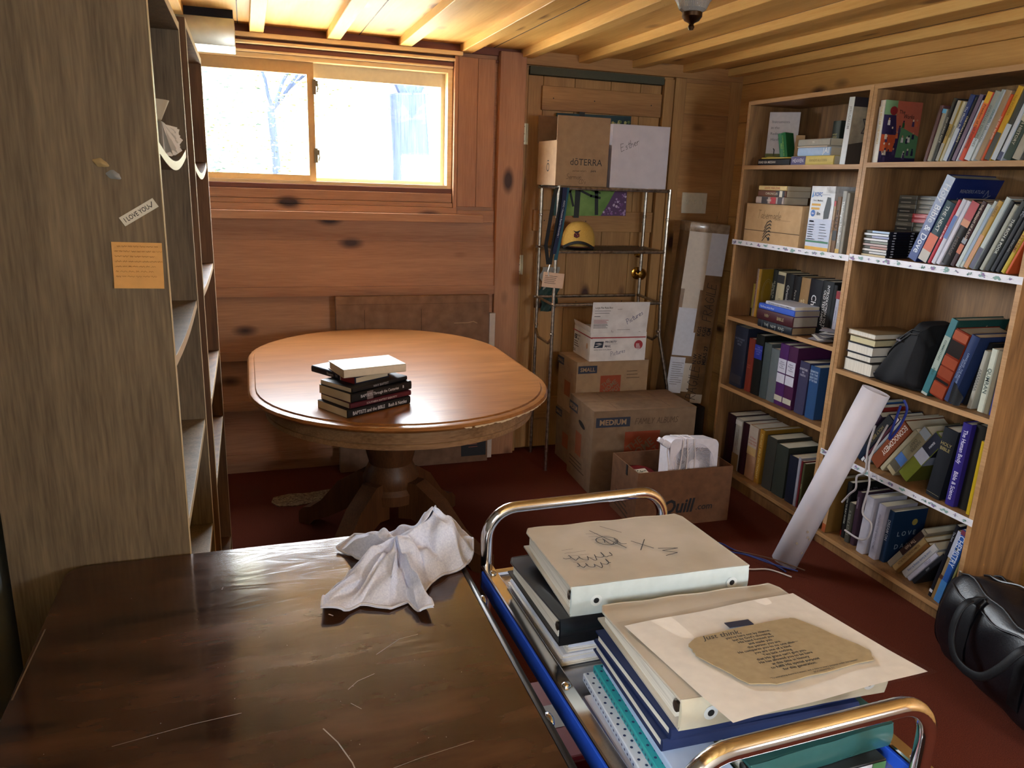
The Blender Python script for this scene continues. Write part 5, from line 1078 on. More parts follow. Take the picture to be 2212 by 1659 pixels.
row(V[0], z, 2.25, 18, 2.200, [
 (2.190, .17, .15, '#5a7cae', 'thin pale blue paperback set back', dict(x=2.29, lean=9, hard=False)), (2.176, .188, .15, '#a8262c', 'thin red paperback set back', dict(x=2.275, lean=9, hard=False)), (2.160, .185, .15, '#5a3a3a', 'thin dull brown paperback', dict(lean=10, hard=False)),
 (2.140, .172, .15, '#93907f', 'grey paperback with a sky blue top', dict(lean=11, hard=False, bands=[(.92, 1, '#4d9cc8')])), (2.124, .206, .17, '#1e1c1c', 'black paperback with white lettering near the annual', dict(lean=13, hard=False, title='EXPLORING ALICE', tc='#b4b0a4', ts=.007)),
 (2.108, .198, .16, '#a38b4a', 'grey and gold paperback', dict(lean=15, hard=False, title='FAITH', tc='#5a4a2a', ts=.008, bands=[(.0, .3, '#8d8a80'), (.62, 1., '#a7a79f')])), (2.094, .195, .16, '#c0bda2', 'cream paperback with dark striped spine', dict(lean=16, hard=False, title='IIIIIIIIIIIIIIII', tc='#23262c', ts=.007, tw=.9)),
 (2.074, .215, .17, '#2a3a70', 'navy paperback with a white lower half', dict(lean=17, hard=False, title='The Master Plan of Evangelism', tc='#c4ccd8', ts=.008, bands=[(0, .5, '#b8c4d4')])), (2.062, .21, .17, '#20222c', 'black paperback with cream capitals', dict(hard=False, title='CHRISTIAN BASICS', tc='#d2c8ac', ts=.007)),
 (2.042, .213, .17, '#6f5f78', 'lilac spined book with a purple cover', dict(hard=False, art=lambda b, k, d, h: (b.rect(-d/2, d/2, -h/2, h/2, plain('#2a1c3e', .5), k), b.tube([(.03*math.cos(a), .03*math.sin(a), .0) for a in [q*.4 for q in range(16)]], .0003, plain('#8a8490', .5), 4, True, k @ T(-.04, .0, .0006))))), 
 (2.033, .195, .16, '#c8cdd8', 'very thin white booklet before the orange spine', dict(hard=False)), (2.010, .218, .18, '#c8452e', 'red to orange to yellow spined paperback', dict(hard=False, title='Freedom of Self-Forgetting', tc='#5c1a10', ts=.009, tw=.75, bands=[(.5, .85, '#d9702e'), (.84, 1., '#d8a828')])),
 (1.985, .218, .18, '#98a09c', 'pale grey green paperback', dict(hard=False, title='SPIRITUAL DISCIPLINES', tc='#5c6a66', ts=.009, bands=[(0, .32, '#c2d0dc')])), (1.972, .222, .18, '#c2c9cc', 'white paperback with blue grey capitals', dict(hard=False, title='CHURCH GROWTH', tc='#4a6878', ts=.008, bands=[(.55, 1, '#8c9ea4')])),
 (1.948, .218, .18, '#9c8468', 'tan paperback', dict(hard=False)), (1.936, .205, .18, '#c0502a', 'thin orange red paperback with white lettering', dict(hard=False, title='THE ONE BELIEVER', tc='#ead8c8', ts=.006)),
 (1.912, .226, .18, '#c59a22', 'yellow topped paperback with a black lower part', dict(hard=False, title='THE POWER', tc='#8a6a18', ts=.008, tpos=.75, tw=.3, bands=[(0, .38, '#23241f'), (0, .38, '#23241f')])), (1.890, .222, .18, '#3a3c38', 'dark paperback with a white lower stripe', dict(hard=False, bands=[(0, .5, '#b8c4d0')])), (1.872, .212, .18, '#c2ccd8', 'white paperback with a navy line', dict(hard=False, bands=[(.0, .12, '#25305c')])),
 (1.842, .212, .18, '#34443a', 'dark green paperback with a cream top', dict(hard=False, title='CHURCH HISTORY', tc='#c8c4b4', ts=.010, bands=[(.55, 1, '#b9b6a6')])), (1.812, .216, .18, '#aaa698', 'cream paperback with grey print', dict(hard=False, title='THE GOSPEL', tc='#5c5a52', ts=.010)), (1.792, .2, .17, '#1c1e22', 'black paperback next to the cream one', dict(hard=False)),
 ], G[0])

# second shelf: discs, cassettes, atlas, leaning row
z = S2[1]+.0003; rr = random.Random(14)
cols = ['#c8b48c', '#c9c9cc', '#d0ccc8', '#a87a70', '#b09a98', '#7f8478', '#d4d4d6', '#8d93b4', '#d0d4d8', '#9cb4d0']
for i, c in enumerate(cols):
    t = thing('disc_case', 'clear black-trayed disc case in the stack of ten', 'disc case', T(2.262+rr.uniform(-.002, .003), 2.283, z+i*.0098) @ RZ(-90+rr.uniform(-.8, .8)), 'stacked disc cases on the second shelf behind the bag')
    b = MB(); b.box(-.1235, 0, .0, .14, .0002, .0095, plain('#17171c', .25), None, .0008); b.rect(-.122, -.001, .001, .0085, plain(c, .3), FRONT @ T(0, 0, .0004)); b.rect(-.122, -.085, .001, .0085, plain('#3c3f34', .3), FRONT @ T(0, 0, .0006)) if i % 2 else None
    b.build('case', t); b = MB(); b.box(-.001, .0008, .02, .032, .003, .007, plain('#9a9aa2', .3)); b.box(-.001, .0008, .105, .117, .003, .007, plain('#9a9aa2', .3)); b.build('hinge', t)
CS = [plain('#6c6a60', .4), plain('#57564e', .4), plain('#7b786c', .4), plain('#3f3e3c', .4)]
for cx, n in ((2.412, 14), (2.322, 14)):
    for i in range(n):
        red = cx < 2.4 and i in (8, 9); zz = z+i*.0166; x0 = 2.41-(.014 if red else 0)
        t = thing('cassette_case', ('lower' if i == 8 else 'upper')+' of the two red cassette cases behind the disc stack' if red else 'grey cassette case in the double stack behind the disc cases', 'cassette', T(x0, cx-.001, zz), None if red else 'stacked cassette cases on the second shelf behind the bag')
        b = MB(); m_ = plain('#a81c26', .35) if red else CS[(i*3+int(cx*100)) % 4]
        b.box(0, .068, -.085, 0, .0002, .0162, m_, None, .0008); b.rect(.012, .06, .005, .009, plain('#a39e90', .5) if not red else plain('#d88a8a', .5), T(-.0005, 0, 0) @ SIDE_L)
        b.build('case', t)
def art_atlas(b, k, d, h):
    M_ = plain('#8d8f9c', .5); b.text('READERS ATLAS', .012, M_, k @ T(-.01, h*.36, 0), .11, .01); b.text('Wine', .032, M_, k @ T(-.03, h*.23, 0), .07, .015, .2); b.stroke([(.05, h*.3), (.06, h*.38), (.072, h*.3), (.055, h*.28), (.08, h*.32)], .003, M_, k)
row(V[1], z, 2.285, 20.5, 2.262, [
 (2.165, .312, .225, '#1f2d66', 'tall dark blue atlas with white gothic spine lettering', dict(from_=2.21, title='Holy Bible & Dove', tc='#dfe6f0', ts=.026, tw=.82, tpos=.5, art=art_atlas, rough=.3, spine='#2b4a8c', bands=[(0, 1, '#26407e')])),
 (2.118, .222, .17, '#2c4650', 'teal book with an orange lower label', dict(title='THE NEXT', tc='#cfd4d0', ts=.014, tw=.42, tpos=.72, bands=[(.0, .18, '#b4b0a8'), (.18, .45, '#c85a34')])), (2.103, .235, .17, '#b02c3c', 'thin crimson and white paperback', dict(hard=False, title='JUST IN TIME', tc='#f0dcd8', ts=.006)), (2.082, .237, .17, '#c6c8d4', 'white paperback with a blue stripe', dict(hard=False, bands=[(.4, .75, '#4a6aa8')])),
 (2.062, .232, .17, '#cdccd8', 'plain lavender white paperback', dict(hard=False)), (2.024, .226, .17, '#1e1a1a', 'thick black book with a red top', dict(title='MESSAGE', tc='#6a5a54', ts=.012, tw=.3, tpos=.3, bands=[(.72, 1, '#a81c2a'), (.62, .72, '#c8845c')])), (2.002, .232, .17, '#3a1a1c', 'dark brown red book with fire picture spine', dict(hard=False, title='THE WEIGHT OF A FLAME', tc='#d2bca8', ts=.008, tw=.55, tpos=.68, bands=[(.2, .34, '#b85a2c'), (.36, .44, '#8a9098')])),
 (1.982, .224, .17, '#c0cac6', 'white paperback with a black base corner', dict(hard=False)), (1.968, .236, .17, '#b6bdb8', 'thin white paperback with a blue line', dict(hard=False, bands=[(.1, .9, '#8ca0b8')])), (1.948, .236, .17, '#b08a3c', 'ochre and salmon paperback', dict(hard=False, bands=[(.0, .5, '#c08a5c')], title='GRACE', tc='#4a2c14', ts=.008, tpos=.85, tw=.2)),
 (1.926, .248, .18, '#b8c4c2', 'tall white paperback with slate base', dict(hard=False, bands=[(0, .3, '#4a4c64')])), (1.908, .238, .17, '#17181c', 'black paperback beside tall white one', dict(hard=False)), (1.890, .226, .17, '#a3a698', 'pale stone grey paperback', dict(hard=False)), (1.868, .238, .17, '#2b3030', 'black and white lettered paperback', dict(hard=False, title='THE RICH & POOR', tc='#d4d8cc', ts=.010, tw=.8)),
 (1.850, .236, .17, '#1a1b22', 'blue black paperback with grey initials', dict(hard=False, title='NC', tc='#8d909c', ts=.012, tw=.2, tpos=.85)), (1.830, .23, .17, '#121317', 'plain black hardback', dict(title='AFRICAN', tc='#6a6c70', ts=.007, tw=.3, tpos=.4)), (1.812, .2, .16, '#b8a02c', 'yellow paperback with red lettering', dict(hard=False, title='EXTREME', tc='#8c3a14', ts=.010, tw=.7)),
 (1.800, .19, .16, '#c8572c', 'orange paperback at the outer end', dict(hard=False))], G[1])

# third shelf: pale page stack, soft black bag, binders
z = S2[2]+.0003; zz = z; rr = random.Random(3)
for i, (t_, w_, c, l) in enumerate(((.052, .148, '#3a3632', 'thickest, lowest'), (.026, .126, '#2c2a28', 'thin second'), (.038, .138, '#262a3a', 'thick middle'), (.028, .134, '#3a3428', 'yellowish fourth'), (.022, .146, '#8a7454', 'tan covered topmost'))):
    book(l+' book of the five showing pages, '+V[2], T(2.25+.225, 2.408-(.0 if i in (0, 4) else .008)-.002*rr.random(), zz+t_+.0003) @ RZ(90+rr.uniform(-1.2, 1.2)) @ RY(-90) @ T(0, 0, 0), t_, w_, .22, c, hard=True, group=G[2], pages=PAGES_W if i != 3 else plain('#cfc49c', .8)); zz += t_+.0007
t = thing('soft_case', 'slumped black nylon case with zips between the page stack and the teal volume', 'bag', T(2.345, 2.15, z+.001))
def sgn(x, p): return math.copysign(abs(x)**p, x)
def casefn(u, v):
    # u along the shelf (far end low, near end tall), v round the section
    a = 2*math.pi*v; e = min(1., 4*u+.25, 7*(1-u)+.35)**.6
    y0 = .108-.215*u; hgt = (.045+.20*min(1, u*1.5)**.75)*(.45+.55*e)
    q = .5+.5*sgn(math.sin(a), .45); xx = .112*e*sgn(math.cos(a), .45)*(1-.15*q)
    return (xx-.018*(1-q)*(math.cos(a) < 0)+.006*math.sin(9*u+3*a), y0-.10*q*(1-u)*.55+.004*math.sin(8*a), max(0, hgt*q+.006*math.sin(8*u+2*a)*q))
b = MB(); b.grid(casefn, 30, 40, NYLON)
for u in (0, 1): b.add([casefn(u, v/40) for v in range(40)], [tuple(range(40))], NYLON)
b.build('case_body', t, 60)
b = MB()
for v0 in (.395, .43): b.tube([tuple(Vector(casefn(u/24, v0))+Vector((-.002, 0, .003))) for u in range(1, 23)], .0028, plain('#050506', .6), 6)
b.tube([tuple(Vector(casefn(.10+.03*q, .53))+Vector((-.003, 0, .001))) for q in range(5)], .0012, plain('#8a8a90', .5), 5); b.build('zip', t)
b = MB(); k = T(*casefn(.45, .41)); b.box(-.010, -.003, -.010, .010, -.003, .004, plain('#9a9aa4', .3, .8), k, .001); b.build('zip_pull', t)
b = MB(); b.box(-.008, .02, -.035, .035, -.004, .006, NYLON, T(*casefn(.45, .36)) @ RX(-32), .003, 2); b.build('side_strap', t)
row(V[2], z, 2.262, 14, 2.025, [
 (1.995, .292, .235, '#1c4a48', 'tall teal volume with a white spine label', dict(title='COMMENTARY         BIBLE', tc='#2a5048', ts=.008, tw=.6, bands=[(.34, .78, '#9aa69a'), (.0, .03, '#b0b4aa')], art=lambda b, k, d, h: b.text('4', .02, plain('#a8a88c', .5), k @ T(.02, h*.4, 0)), spine='#2a6a72', x=2.262)),
 (1.930, .252, .2, '#7a2c18', 'thick embossed brown leather book with a black title block', dict(rough=.3, bands=[(.02, .2, '#94442a'), (.3, .44, '#8c4028'), (.46, .6, '#94442a'), (.63, .84, '#1d1412'), (.86, .98, '#a05034'), (.22, .26, '#1d1412')])),
 (1.894, .25, .2, '#26365f', 'worn blue book with a frayed top and white lettering', dict(title='LANGUAGE  THE MEANING|FOUNDATIONS', tc='#8d9cbc', ts=.007, tw=.8))], G[2])
upright(z, 2.30, 1.872, .012, .232, .2, '#15161a', 'black leather bible with a folded cloth in front on '+V[2], 14, art=lambda b, k, d, h: b.text('NEW T', .008, plain('#6a6a6e', .5), k @ T(0, .02, 0)), group=G[2])
row(V[2], z, 2.275, 6, 1.850, [(1.828, .205, .15, '#a8a69a', 'zebra patterned paperback', dict(from_=1.846, lean=7, hard=False, title='/\\/\\/\\/\\/\\/\\/\\/\\', tc='#2c2c2e', ts=.012, tw=.9)), (1.782, .216, .16, '#c9cdbc', 'thick white paperback with dark capitals', dict(lean=3, from_=1.807, hard=False, title='QUMRAN', tc='#2f4442', ts=.014, tw=.45)), (1.762, .215, .17, '#7a6f58', 'olive tan paperback behind the white one', dict(lean=2.8, hard=False)), (1.746, .182, .15, '#2a3a8c', 'thin bright blue paperback by the upright', dict(lean=2.6, hard=False))], G[2])
b = MB(); b.grid(lambda u, v: (2.240+.012*v+.003*math.sin(9*u), 1.888-.045*u, z+.008+.075*v*(1-.6*u)+.002*math.sin(7*u+5*v)), 14, 10, NYLON); tag(b.build('black_cloth'), 'small folded black cloth in front of the black leather bible', 'cloth')

# fourth shelf: leaning books
z = S2[3]+.0003
row(V[3], z, 2.29, 33, 2.44, [
 (2.372, .255, .18, '#3a6aa0', 'bright blue folder at the inner end', dict(from_=2.392, lean=22, hard=False)), (2.352, .25, .17, '#a03a34', 'red folder beside the bright blue one', dict(lean=25, hard=False)), (2.322, .235, .16, '#3a2c3c', 'dark plum paperback', dict(lean=30, hard=False)),
 (2.278, .245, .17, '#16243a', 'navy leather book with faded gold lettering', dict(title='HOLY BIBLE', tc='#8c7a4c', ts=.012, tw=.6, tpos=.6, bands=[(.3, 1, '#191a1e')])), (2.262, .262, .2, '#4a2430', 'thin maroon magazine with white ends', dict(hard=False, bands=[(0, .08, '#c8ccd4'), (.9, 1, '#b8a8a8')])), (2.246, .262, .205, '#8f9094', 'pale grey journal with wavy pages', dict(hard=False, bands=[(0, .08, '#c8ccd4')])),
 (2.182, .232, .2, '#6a3418', 'thick orange brown book with wavy white lettering', dict(title='ECONOCOMEDY', tc='#e0d4c8', ts=.020, tw=.7, tpos=.62, spine='#7a3a1c')), (2.158, .235, .19, '#a39a80', 'cream thin book under the brown one', dict(hard=False)),
 (2.104, .248, .17, '#8d8468', 'beige book with a mountain picture on its spine', dict(title='HARPER|DAVY', tc='#5a5444', ts=.012, tw=.35, tpos=.66, bands=[(.0, .08, '#a89a78'), (.08, .36, '#5a5548'), (.22, .40, '#4f78b8'), (.86, 1, '#9aa4ac')])),
 (2.042, .238, .18, '#7f8a34', 'lime, white and navy banded book', dict(title='ISAIAH', tc='#d8dce4', ts=.008, tw=.2, tpos=.8, bands=[(.42, .64, '#bcc4d8'), (.64, 1, '#1f2436')], art=lambda b, k, d, h: (b.rect(-d/2, d/2, -h/2, -.02, plain('#5a5a20', .5), k), b.rect(-d/2, d/2, -.02, .03, plain('#8d93a4', .5), k @ T(0, 0, .0001)), b.rect(-d/2, d/2, .03, h/2, plain('#1a1e2c', .5), k @ T(0, 0, .0002))))),
 (1.872, .262, .19, '#191c22', 'thick black book with gold lettering', dict(from_=1.932, lean=6, x=2.262, title='HOLY|BIBLE', tc='#9a8a58', ts=.012, up=True, tpos=.78, bands=[(.05, .055, '#8a8468')])),
 (1.812, .302, .2, '#2f2478', 'tall violet book with white gothic lettering', dict(from_=1.848, lean=2.2, x=2.262, title='The Human Body      Bible & Science', tc='#d8d4ec', ts=.016, tw=.85)), (1.770, .306, .2, '#1c1a16', 'wide dark book between the violet and yellow ones', dict(lean=2.2, x=2.28)), (1.744, .262, .17, '#c2a018', 'bright yellow folder by the upright', dict(from_=1.762, lean=1, x=2.262, hard=False))], G[3])

# bottom shelf
z = S2[4]+.0003
row(V[4], z, 2.262, 0, 2.41, [(2.362, .245, .22, '#7a5a2c', 'worn gold brown book with a torn cream spine', dict(from_=2.386, lean=3, x=2.25, hard=False, spine='#c09a72', bands=[(0, .15, '#a8542c')])),
 (2.318, .24, .2, '#151417', 'black booklet with a red base in the dark corner', dict(from_=2.332, x=2.30, hard=False, bands=[(0, .1, '#8c1c24')])), (2.296, .246, .2, '#17181a', 'slim black guitar manual', dict(x=2.29, hard=False, title='HOW TO PLAY GUITAR', tc='#b8b8ac', ts=.008, tw=.8, art=lambda b, k, d, h: (b.text('HOW TO', .012, plain('#8a8c90', .5), k @ T(.0, h*.36, 0)), b.text('PLAY GUITAR', .02, plain('#8a8c90', .5), k @ T(.01, h*.25, 0), .15, .01)))),
 (2.254, .172, .13, '#4a4840', 'short grey paperback', dict(from_=2.282, x=2.275, hard=False, title='A BIBLE ATLAS', tc='#8d8c80', ts=.012, tw=.75)), (2.228, .232, .16, '#3c2836', 'dark plum book behind two white ones', dict(x=2.28, title='CHRISTIAN', tc='#9a8c98', ts=.007, tpos=.8, tw=.25)),
 (2.158, .244, .17, '#b4b2be', 'thick plain white book', dict(from_=2.196, lean=3, x=2.258, rough=.4)), (2.106, .232, .16, '#9d98a4', 'white grey paperback with small black emblem', dict(from_=2.142, lean=3, hard=False, title='FINDING THE WAY HOME', tc='#6a6672', ts=.009, tw=.75, x=2.27)),
 (2.080, .218, .17, '#16304f', 'deep blue book with LOVE in wide letters', dict(lean=3, x=2.29, hard=False, title='DREAM ON', tc='#b8c0cc', ts=.012, tw=.6, tpos=.62, art=lambda b, k, d, h: (b.text('L O V E', .02, plain('#a8b4c4', .5), k @ T(.0, .01, 0), .12), b.text('D A R E', .02, plain('#a8b4c4', .5), k @ T(.0, -.045, 0), .12), b.poly([(.014*math.cos(a)+.03, .055+.014*math.sin(a)) for a in [q*.5 for q in range(13)]], plain('#b09a4c', .5), k)))),
 (2.042, .238, .17, '#8d8372', 'beige book with a dark label leaning over', dict(from_=2.074, lean=33, x=2.29, title='The Faith', tc='#c8b49c', ts=.012, tw=.3, tpos=.62, bands=[(.36, .95, '#2c1a18')])), (2.014, .205, .16, '#a08458', 'tan book with brown lettering leaning over', dict(lean=33, x=2.285, title='REIMAGINING CHURCH', tc='#5a4020', ts=.009, tw=.8)), (1.994, .2, .15, '#6f4a22', 'brown book with worn spine leaning over', dict(lean=33, x=2.28)),
 (1.958, .204, .15, '#b6b4b4', 'white book with blue lettering leaning over', dict(lean=33, x=2.28, hard=False, title='Lover & Family Kitting & Living', tc='#3a5a8c', ts=.008, tw=.85)), (1.936, .18, .14, '#b0aebc', 'lavender white book leaning over', dict(lean=33, x=2.275, hard=False, title='STOLI', tc='#6a6a8c', ts=.009, tw=.4, tpos=.7)), (1.914, .19, .15, '#1b1d22', 'short black paperback under the lavender white one', dict(lean=33, x=2.275, hard=False, title='LEAD', tc='#8a8c94', ts=.006, tw=.2)),
 (1.824, .305, .2, '#14151d', 'tall black book leaning', dict(from_=1.840, lean=10.5, x=2.258, title='The Story', tc='#a4a4ac', ts=.007, tw=.2, tpos=.85, bands=[(.06, .1, '#c4c4cc')], hard=False)), (1.807, .29, .19, '#8f7a58', 'cream, brown and tan banded book', dict(lean=10.5, x=2.258, hard=False, bands=[(.62, 1, '#b4b8c8'), (.3, .36, '#4a2a1c'), (0, .3, '#8a6a3c')])),
 (1.7795, .302, .2, '#2f5ca8', 'wide bright blue textbook', dict(lean=10.5, x=2.25, hard=False, title='CHEMISTRY', tc='#d4dcec', ts=.022, tw=.42, tpos=.72, bands=[(0, .3, '#4a86c4'), (.94, 1, '#7a3a4c')], rough=.3)), (1.7688, .24, .19, '#8a8a58', 'thin map patterned booklet by the upright', dict(lean=10.5, x=2.256, hard=False))], G[4])

# ------------------------------------------------------------------ chrome trolley beside the desk and what is stacked on it
CX, CY = .585, .905
t = thing('trolley', 'chrome trolley with arched handles beside the desk', 'trolley', T(CX, CY, 0) @ RZ(1))
HW, HL = .186, .335
for s in (1, -1):
    b = MB(); zt = .862 if s > 0 else .872; y = s*HL; r_ = .055; HR = HW if s > 0 else HW-.03
    P_ = [(-HW, y, .05), (-HW, y, zt-r_)]+[(-HW+r_+r_*math.cos(R(a)), y, zt-r_+r_*math.sin(R(a))) for a in range(170, 89, -10)]+[(HR-r_+r_*math.cos(R(a)), y, zt-r_+r_*math.sin(R(a))) for a in range(90, 9, -10)]+[(HR, y, zt-r_), (HR, y, .05)]
    b.tube(P_, .0115, CHROME, 14); b.build('handle_frame', t, 50)
BLU = plain('#2552c4', .4)
for x in (-HW, HW):
    b = MB(); sx = -1 if x < 0 else 1
    b.box(x-.011, x+.011, -HL, HL, .747, .754, CHROME, None, .002); b.box(x-.0130, x+.0130, -HL+.012, HL-.012, .712, .7465, BLU, None, .001); b.build('side_rail', t)
    for y in (-.04, -HL+.03, HL-.04):
        b = MB(); b.ball(.007, .007, .005, CHROME, T(x, y, .7545)); b.build('bolt', t)
for s in (1, -1): b = MB(); b.tube([(-HW, s*HL, .73), (HW, s*HL, .73)], .008, CHROME, 10); b.build('cross_bar', t)
b = MB(); b.box(-HW+.01, HW-.01, -HL+.008, HL-.008, .722, .7285, plain('#b9babf', .25, .8)); b.build('tray', t)
b = MB(); b.box(-HW+.01, HW-.01, -HL+.008, HL-.008, .30, .306, BLU); b.box(-HW-.006, -HW+.006, -HL, HL, .295, .325, BLU); b.box(HW-.006, HW+.006, -HL, HL, .295, .325, BLU); b.build('lower_tray', t)
for x in (-HW, HW):
    for y in (-HL, HL):
        b = MB(); b.lathe([(.004, -.011), (.024, -.009), (.024, .009), (.004, .011)], BLACKP, 18, T(x, y, .025) @ RY(90)); b.box(-.004, .004, -.006, .006, .02, .05, STEEL, T(x, y, 0)); b.build('caster', t)
TR = .7292
TG = 'papers and binders on the trolley'
def ring_binder(label, M, w, d, tn, tf, c, spine_c, rings=True, marks=None, trim_c=None):
    """lying flat; spine edge along local x at y=0 (faces -y), cover falls to tf at y=d"""
    t = thing('ring_binder', label, 'ring binder', M, TG); m_ = c if not isinstance(c, str) else plain(c, .28, 0, .6); ms = plain(spine_c, .25, 0, .6)
    b = MB()
    b.add([(-w/2, 0, 0), (w/2, 0, 0), (w/2, d, 0), (-w/2, d, 0), (-w/2, 0, .003), (w/2, 0, .003), (w/2, d, .003), (-w/2, d, .003)], [(3, 2, 1, 0), (4, 5, 6, 7), (0, 1, 5, 4), (1, 2, 6, 5), (2, 3, 7, 6), (3, 0, 4, 7)], m_); b.build('back_cover', t)
    b = MB(); n = 14
    def top(u, v):
        a = v; z0 = tn+(tf-tn)*a; x = (u-.5)*w; cr = min(1, (min(u, 1-u)*w)/.012)
        yy = d*a
        if a > .96: x *= 1-(a-.96)*1.2
        return (x, yy, z0+.0015*math.sin(19*u)*math.sin(7*a)*cr)
    b.grid(top, 18, n, m_); b.grid(lambda u, v: tuple(Vector(top(u, v))-Vector((0, 0, .003))), 18, n, m_); 
    E_ = [top(0, v/n) for v in range(n+1)]; b.tube([tuple(Vector(p)-Vector((0, 0, .0015))) for p in E_], .0022, m_, 6); E_ = [top(1, v/n) for v in range(n+1)]; b.tube([tuple(Vector(p)-Vector((0, 0, .0015))) for p in E_], .0022, m_, 6); b.tube([tuple(Vector(top(q/18, 1))-Vector((0, 0, .0015))) for q in range(19)], .0022, m_, 6)
    if marks: marks(b, top)
    b.build('front_cover', t, 50)
    b = MB(); b.grid(lambda u, v: ((u-.5)*w, -.003*math.sin(math.pi*v)-.0008*math.sin(14*u), tn*v), 16, 8, ms); b.grid(lambda u, v: ((u-.5)*w, .0025, tn*v), 2, 2, ms)
    for x in ((-w*.37, w*.40) if rings else ()):
        k = T(x, -.0042, tn*.5) @ FRONT; b.poly([(.0095*math.cos(a), .0095*math.sin(a)) for a in [q*.4 for q in range(16)]], plain('#ccd2d2', .2, 0, .6), k @ T(0, 0, .0002)); b.poly([(.0046*math.cos(a), .0046*math.sin(a)) for a in [q*.4 for q in range(16)]], plain('#0c0c0e', .8), k @ T(0, 0, .0006))
    b.build('spine', t, 50)
    b = MB(); b.add([(-w/2+.006, .02, .0035), (w/2-.012, .02, .0035), (w/2-.012, d-.012, .0035), (-w/2+.006, d-.012, .0035), (-w/2+.006, .02, tn*.82), (w/2-.012, .02, tn*.82), (w/2-.012, d-.012, max(.006, tf-.006)), (-w/2+.006, d-.012, max(.006, tf-.006))], [(3, 2, 1, 0), (4, 5, 6, 7), (0, 1, 5, 4), (1, 2, 6, 5), (2, 3, 7, 6), (3, 0, 4, 7)], PAGES_W); b.build('page_block', t)
    b = MB(); b.lathe([(.004, 0), (.007, .001), (.007, .012), (.004, .013)], STEEL, 12, T(-w/2-.001, .012, tn*.6) @ RY(90)); b.build('ring_end', t)
    return t
VINYL = textured('yellowed_vinyl', '#b0a898', '#c8c1b4', 7, .25, .06, .002, spec=.6)
# far pile
zz = TR
for i, (dx, dy, rz, c, l) in enumerate(((-.012, .0, 1, '#c9ccd6', 'lowest white paper stack edge under the black binder'), (.002, -.004, -1, '#bfc6da', 'bluish folder of papers just under the black binder'))):
    t = thing('paper_stack', l+' on the trolley', 'papers', T(.580+dx, 1.075+dy, zz) @ RZ(rz), TG); b = MB(); b.box(-.144, .14, -.135, .11, 0, .019, plain(c, .7), None, .002)
    for q in range(6): b.box(-.1465+.003*math.sin(3*q), .14, -.136+.003*math.sin(5*q+i), .109, .0028*q+.001, .0028*q+.0018, PAPER)
    b.build('sheets', t); zz += .0203
ring_binder('black ring binder under the white binder with crossed writing, on the trolley', T(.575, .935, zz) @ RZ(1), .318, .235, .046, .028, '#17181c', '#17181c', False); zz += .046
def marks_a(b, top):
    def P(u, v): 
        p = Vector(top(u, v)); return p
    def put(pts, w):
        pts = [(.5+(u-.60)*1.05, .5+(v-.40)*1.02) for u, v in pts]
        for a, c in zip(pts[:-1], pts[1:]):
            p, q = P(*a), P(*c); d = (q-p); nn = Vector((-d.y, d.x, 0)).normalized()*w/2; e = Vector((0, 0, .0022)); b.add([tuple(p+nn+e), tuple(p-nn+e), tuple(q-nn+e), tuple(q+nn+e)], [(0, 1, 2, 3)], INK)
    rr = random.Random(17)
    def word(u0, v0, du, amp, n, slope=0.):
        pts = []; ph = rr.random()*6
        for q in range(n*8):
            f = q/(n*8); w_ = 2*math.pi*n*f+ph; am = amp*(.55+.45*math.sin(5*f*n+ph))
            pts.append((u0+du*f+.010*math.cos(w_), v0+slope*f+am*math.sin(w_)+.3*am*math.sin(2.3*w_)))
        put(pts, .0015)
    word(.20, .30, .26, .055, 6, -.03); word(.22, .16, .2, .05, 5, .02); word(.47, .5, .12, .08, 2, -.02)
    put([(.50+.06*math.cos(a), .52+.075*math.sin(a)) for a in [q*.45 for q in range(16)]], .0018); put([(.46, .72), (.56, .36)], .0016); put([(.62, .30), (.70, .46)], .0016); put([(.62, .46), (.70, .31)], .0016); put([(.72, .30), (.82, .26), (.73, .26), (.79, .19), (.72, .18)], .0016); put([(.54, .78), (.62, .62)], .0012)
    for i in range(9):
        v0 = .22+.055*i; u0 = .22 if i < 5 else .42; put([(u0, v0), (u0+.05+.1*rr.random(), v0)], .0006)
ring_binder('white ring binder with handwriting scrawled across its yellowed cover', T(.585, .930, zz) @ RZ(-2), .305, .232, .05, .036, VINYL, '#b9c4c4', True, marks_a)
# near pile
t = thing('booklet', 'black booklet with a red square on its spine lowest under the near handle', 'book', T(.65, .612, TR+.0002), TG); b = MB(); b.box(-.13, .088, 0, .19, 0, .026, plain('#15171a', .4), None, .001); k = T(0, -.0006, .013) @ FRONT; b.text('STRANGE', .006, WHITEP, k @ T(-.04, .004, 0), .04, .02); b.text('DIVE', .006, WHITEP, k @ T(-.04, -.006, 0), .02, .02); b.rect(-.005, .03, -.011, .011, plain('#a8203c', .4), k); b.rect(.032, .065, -.011, .011, plain('#c4c4cc', .5), k); b.rect(.066, .087, -.011, .011, plain('#4c7a50', .5), k); b.rect(-.12, -.1, -.012, -.004, plain('#5c8a3c', .5), k); b.build('cover', t)
ring_binder('dark teal ring binder under the navy hardbacks at the near end of the trolley', T(.646, .625, TR+.0268) @ RZ(3), .226, .222, .034, .03, '#244c4b', '#2c5857', False)
DOTW = plain('#c4cede', .5); DOTN = plain('#22305c', .5); TEAL = plain('#2a9aa0', .4); LBL = plain('#b4c8e8', .5)
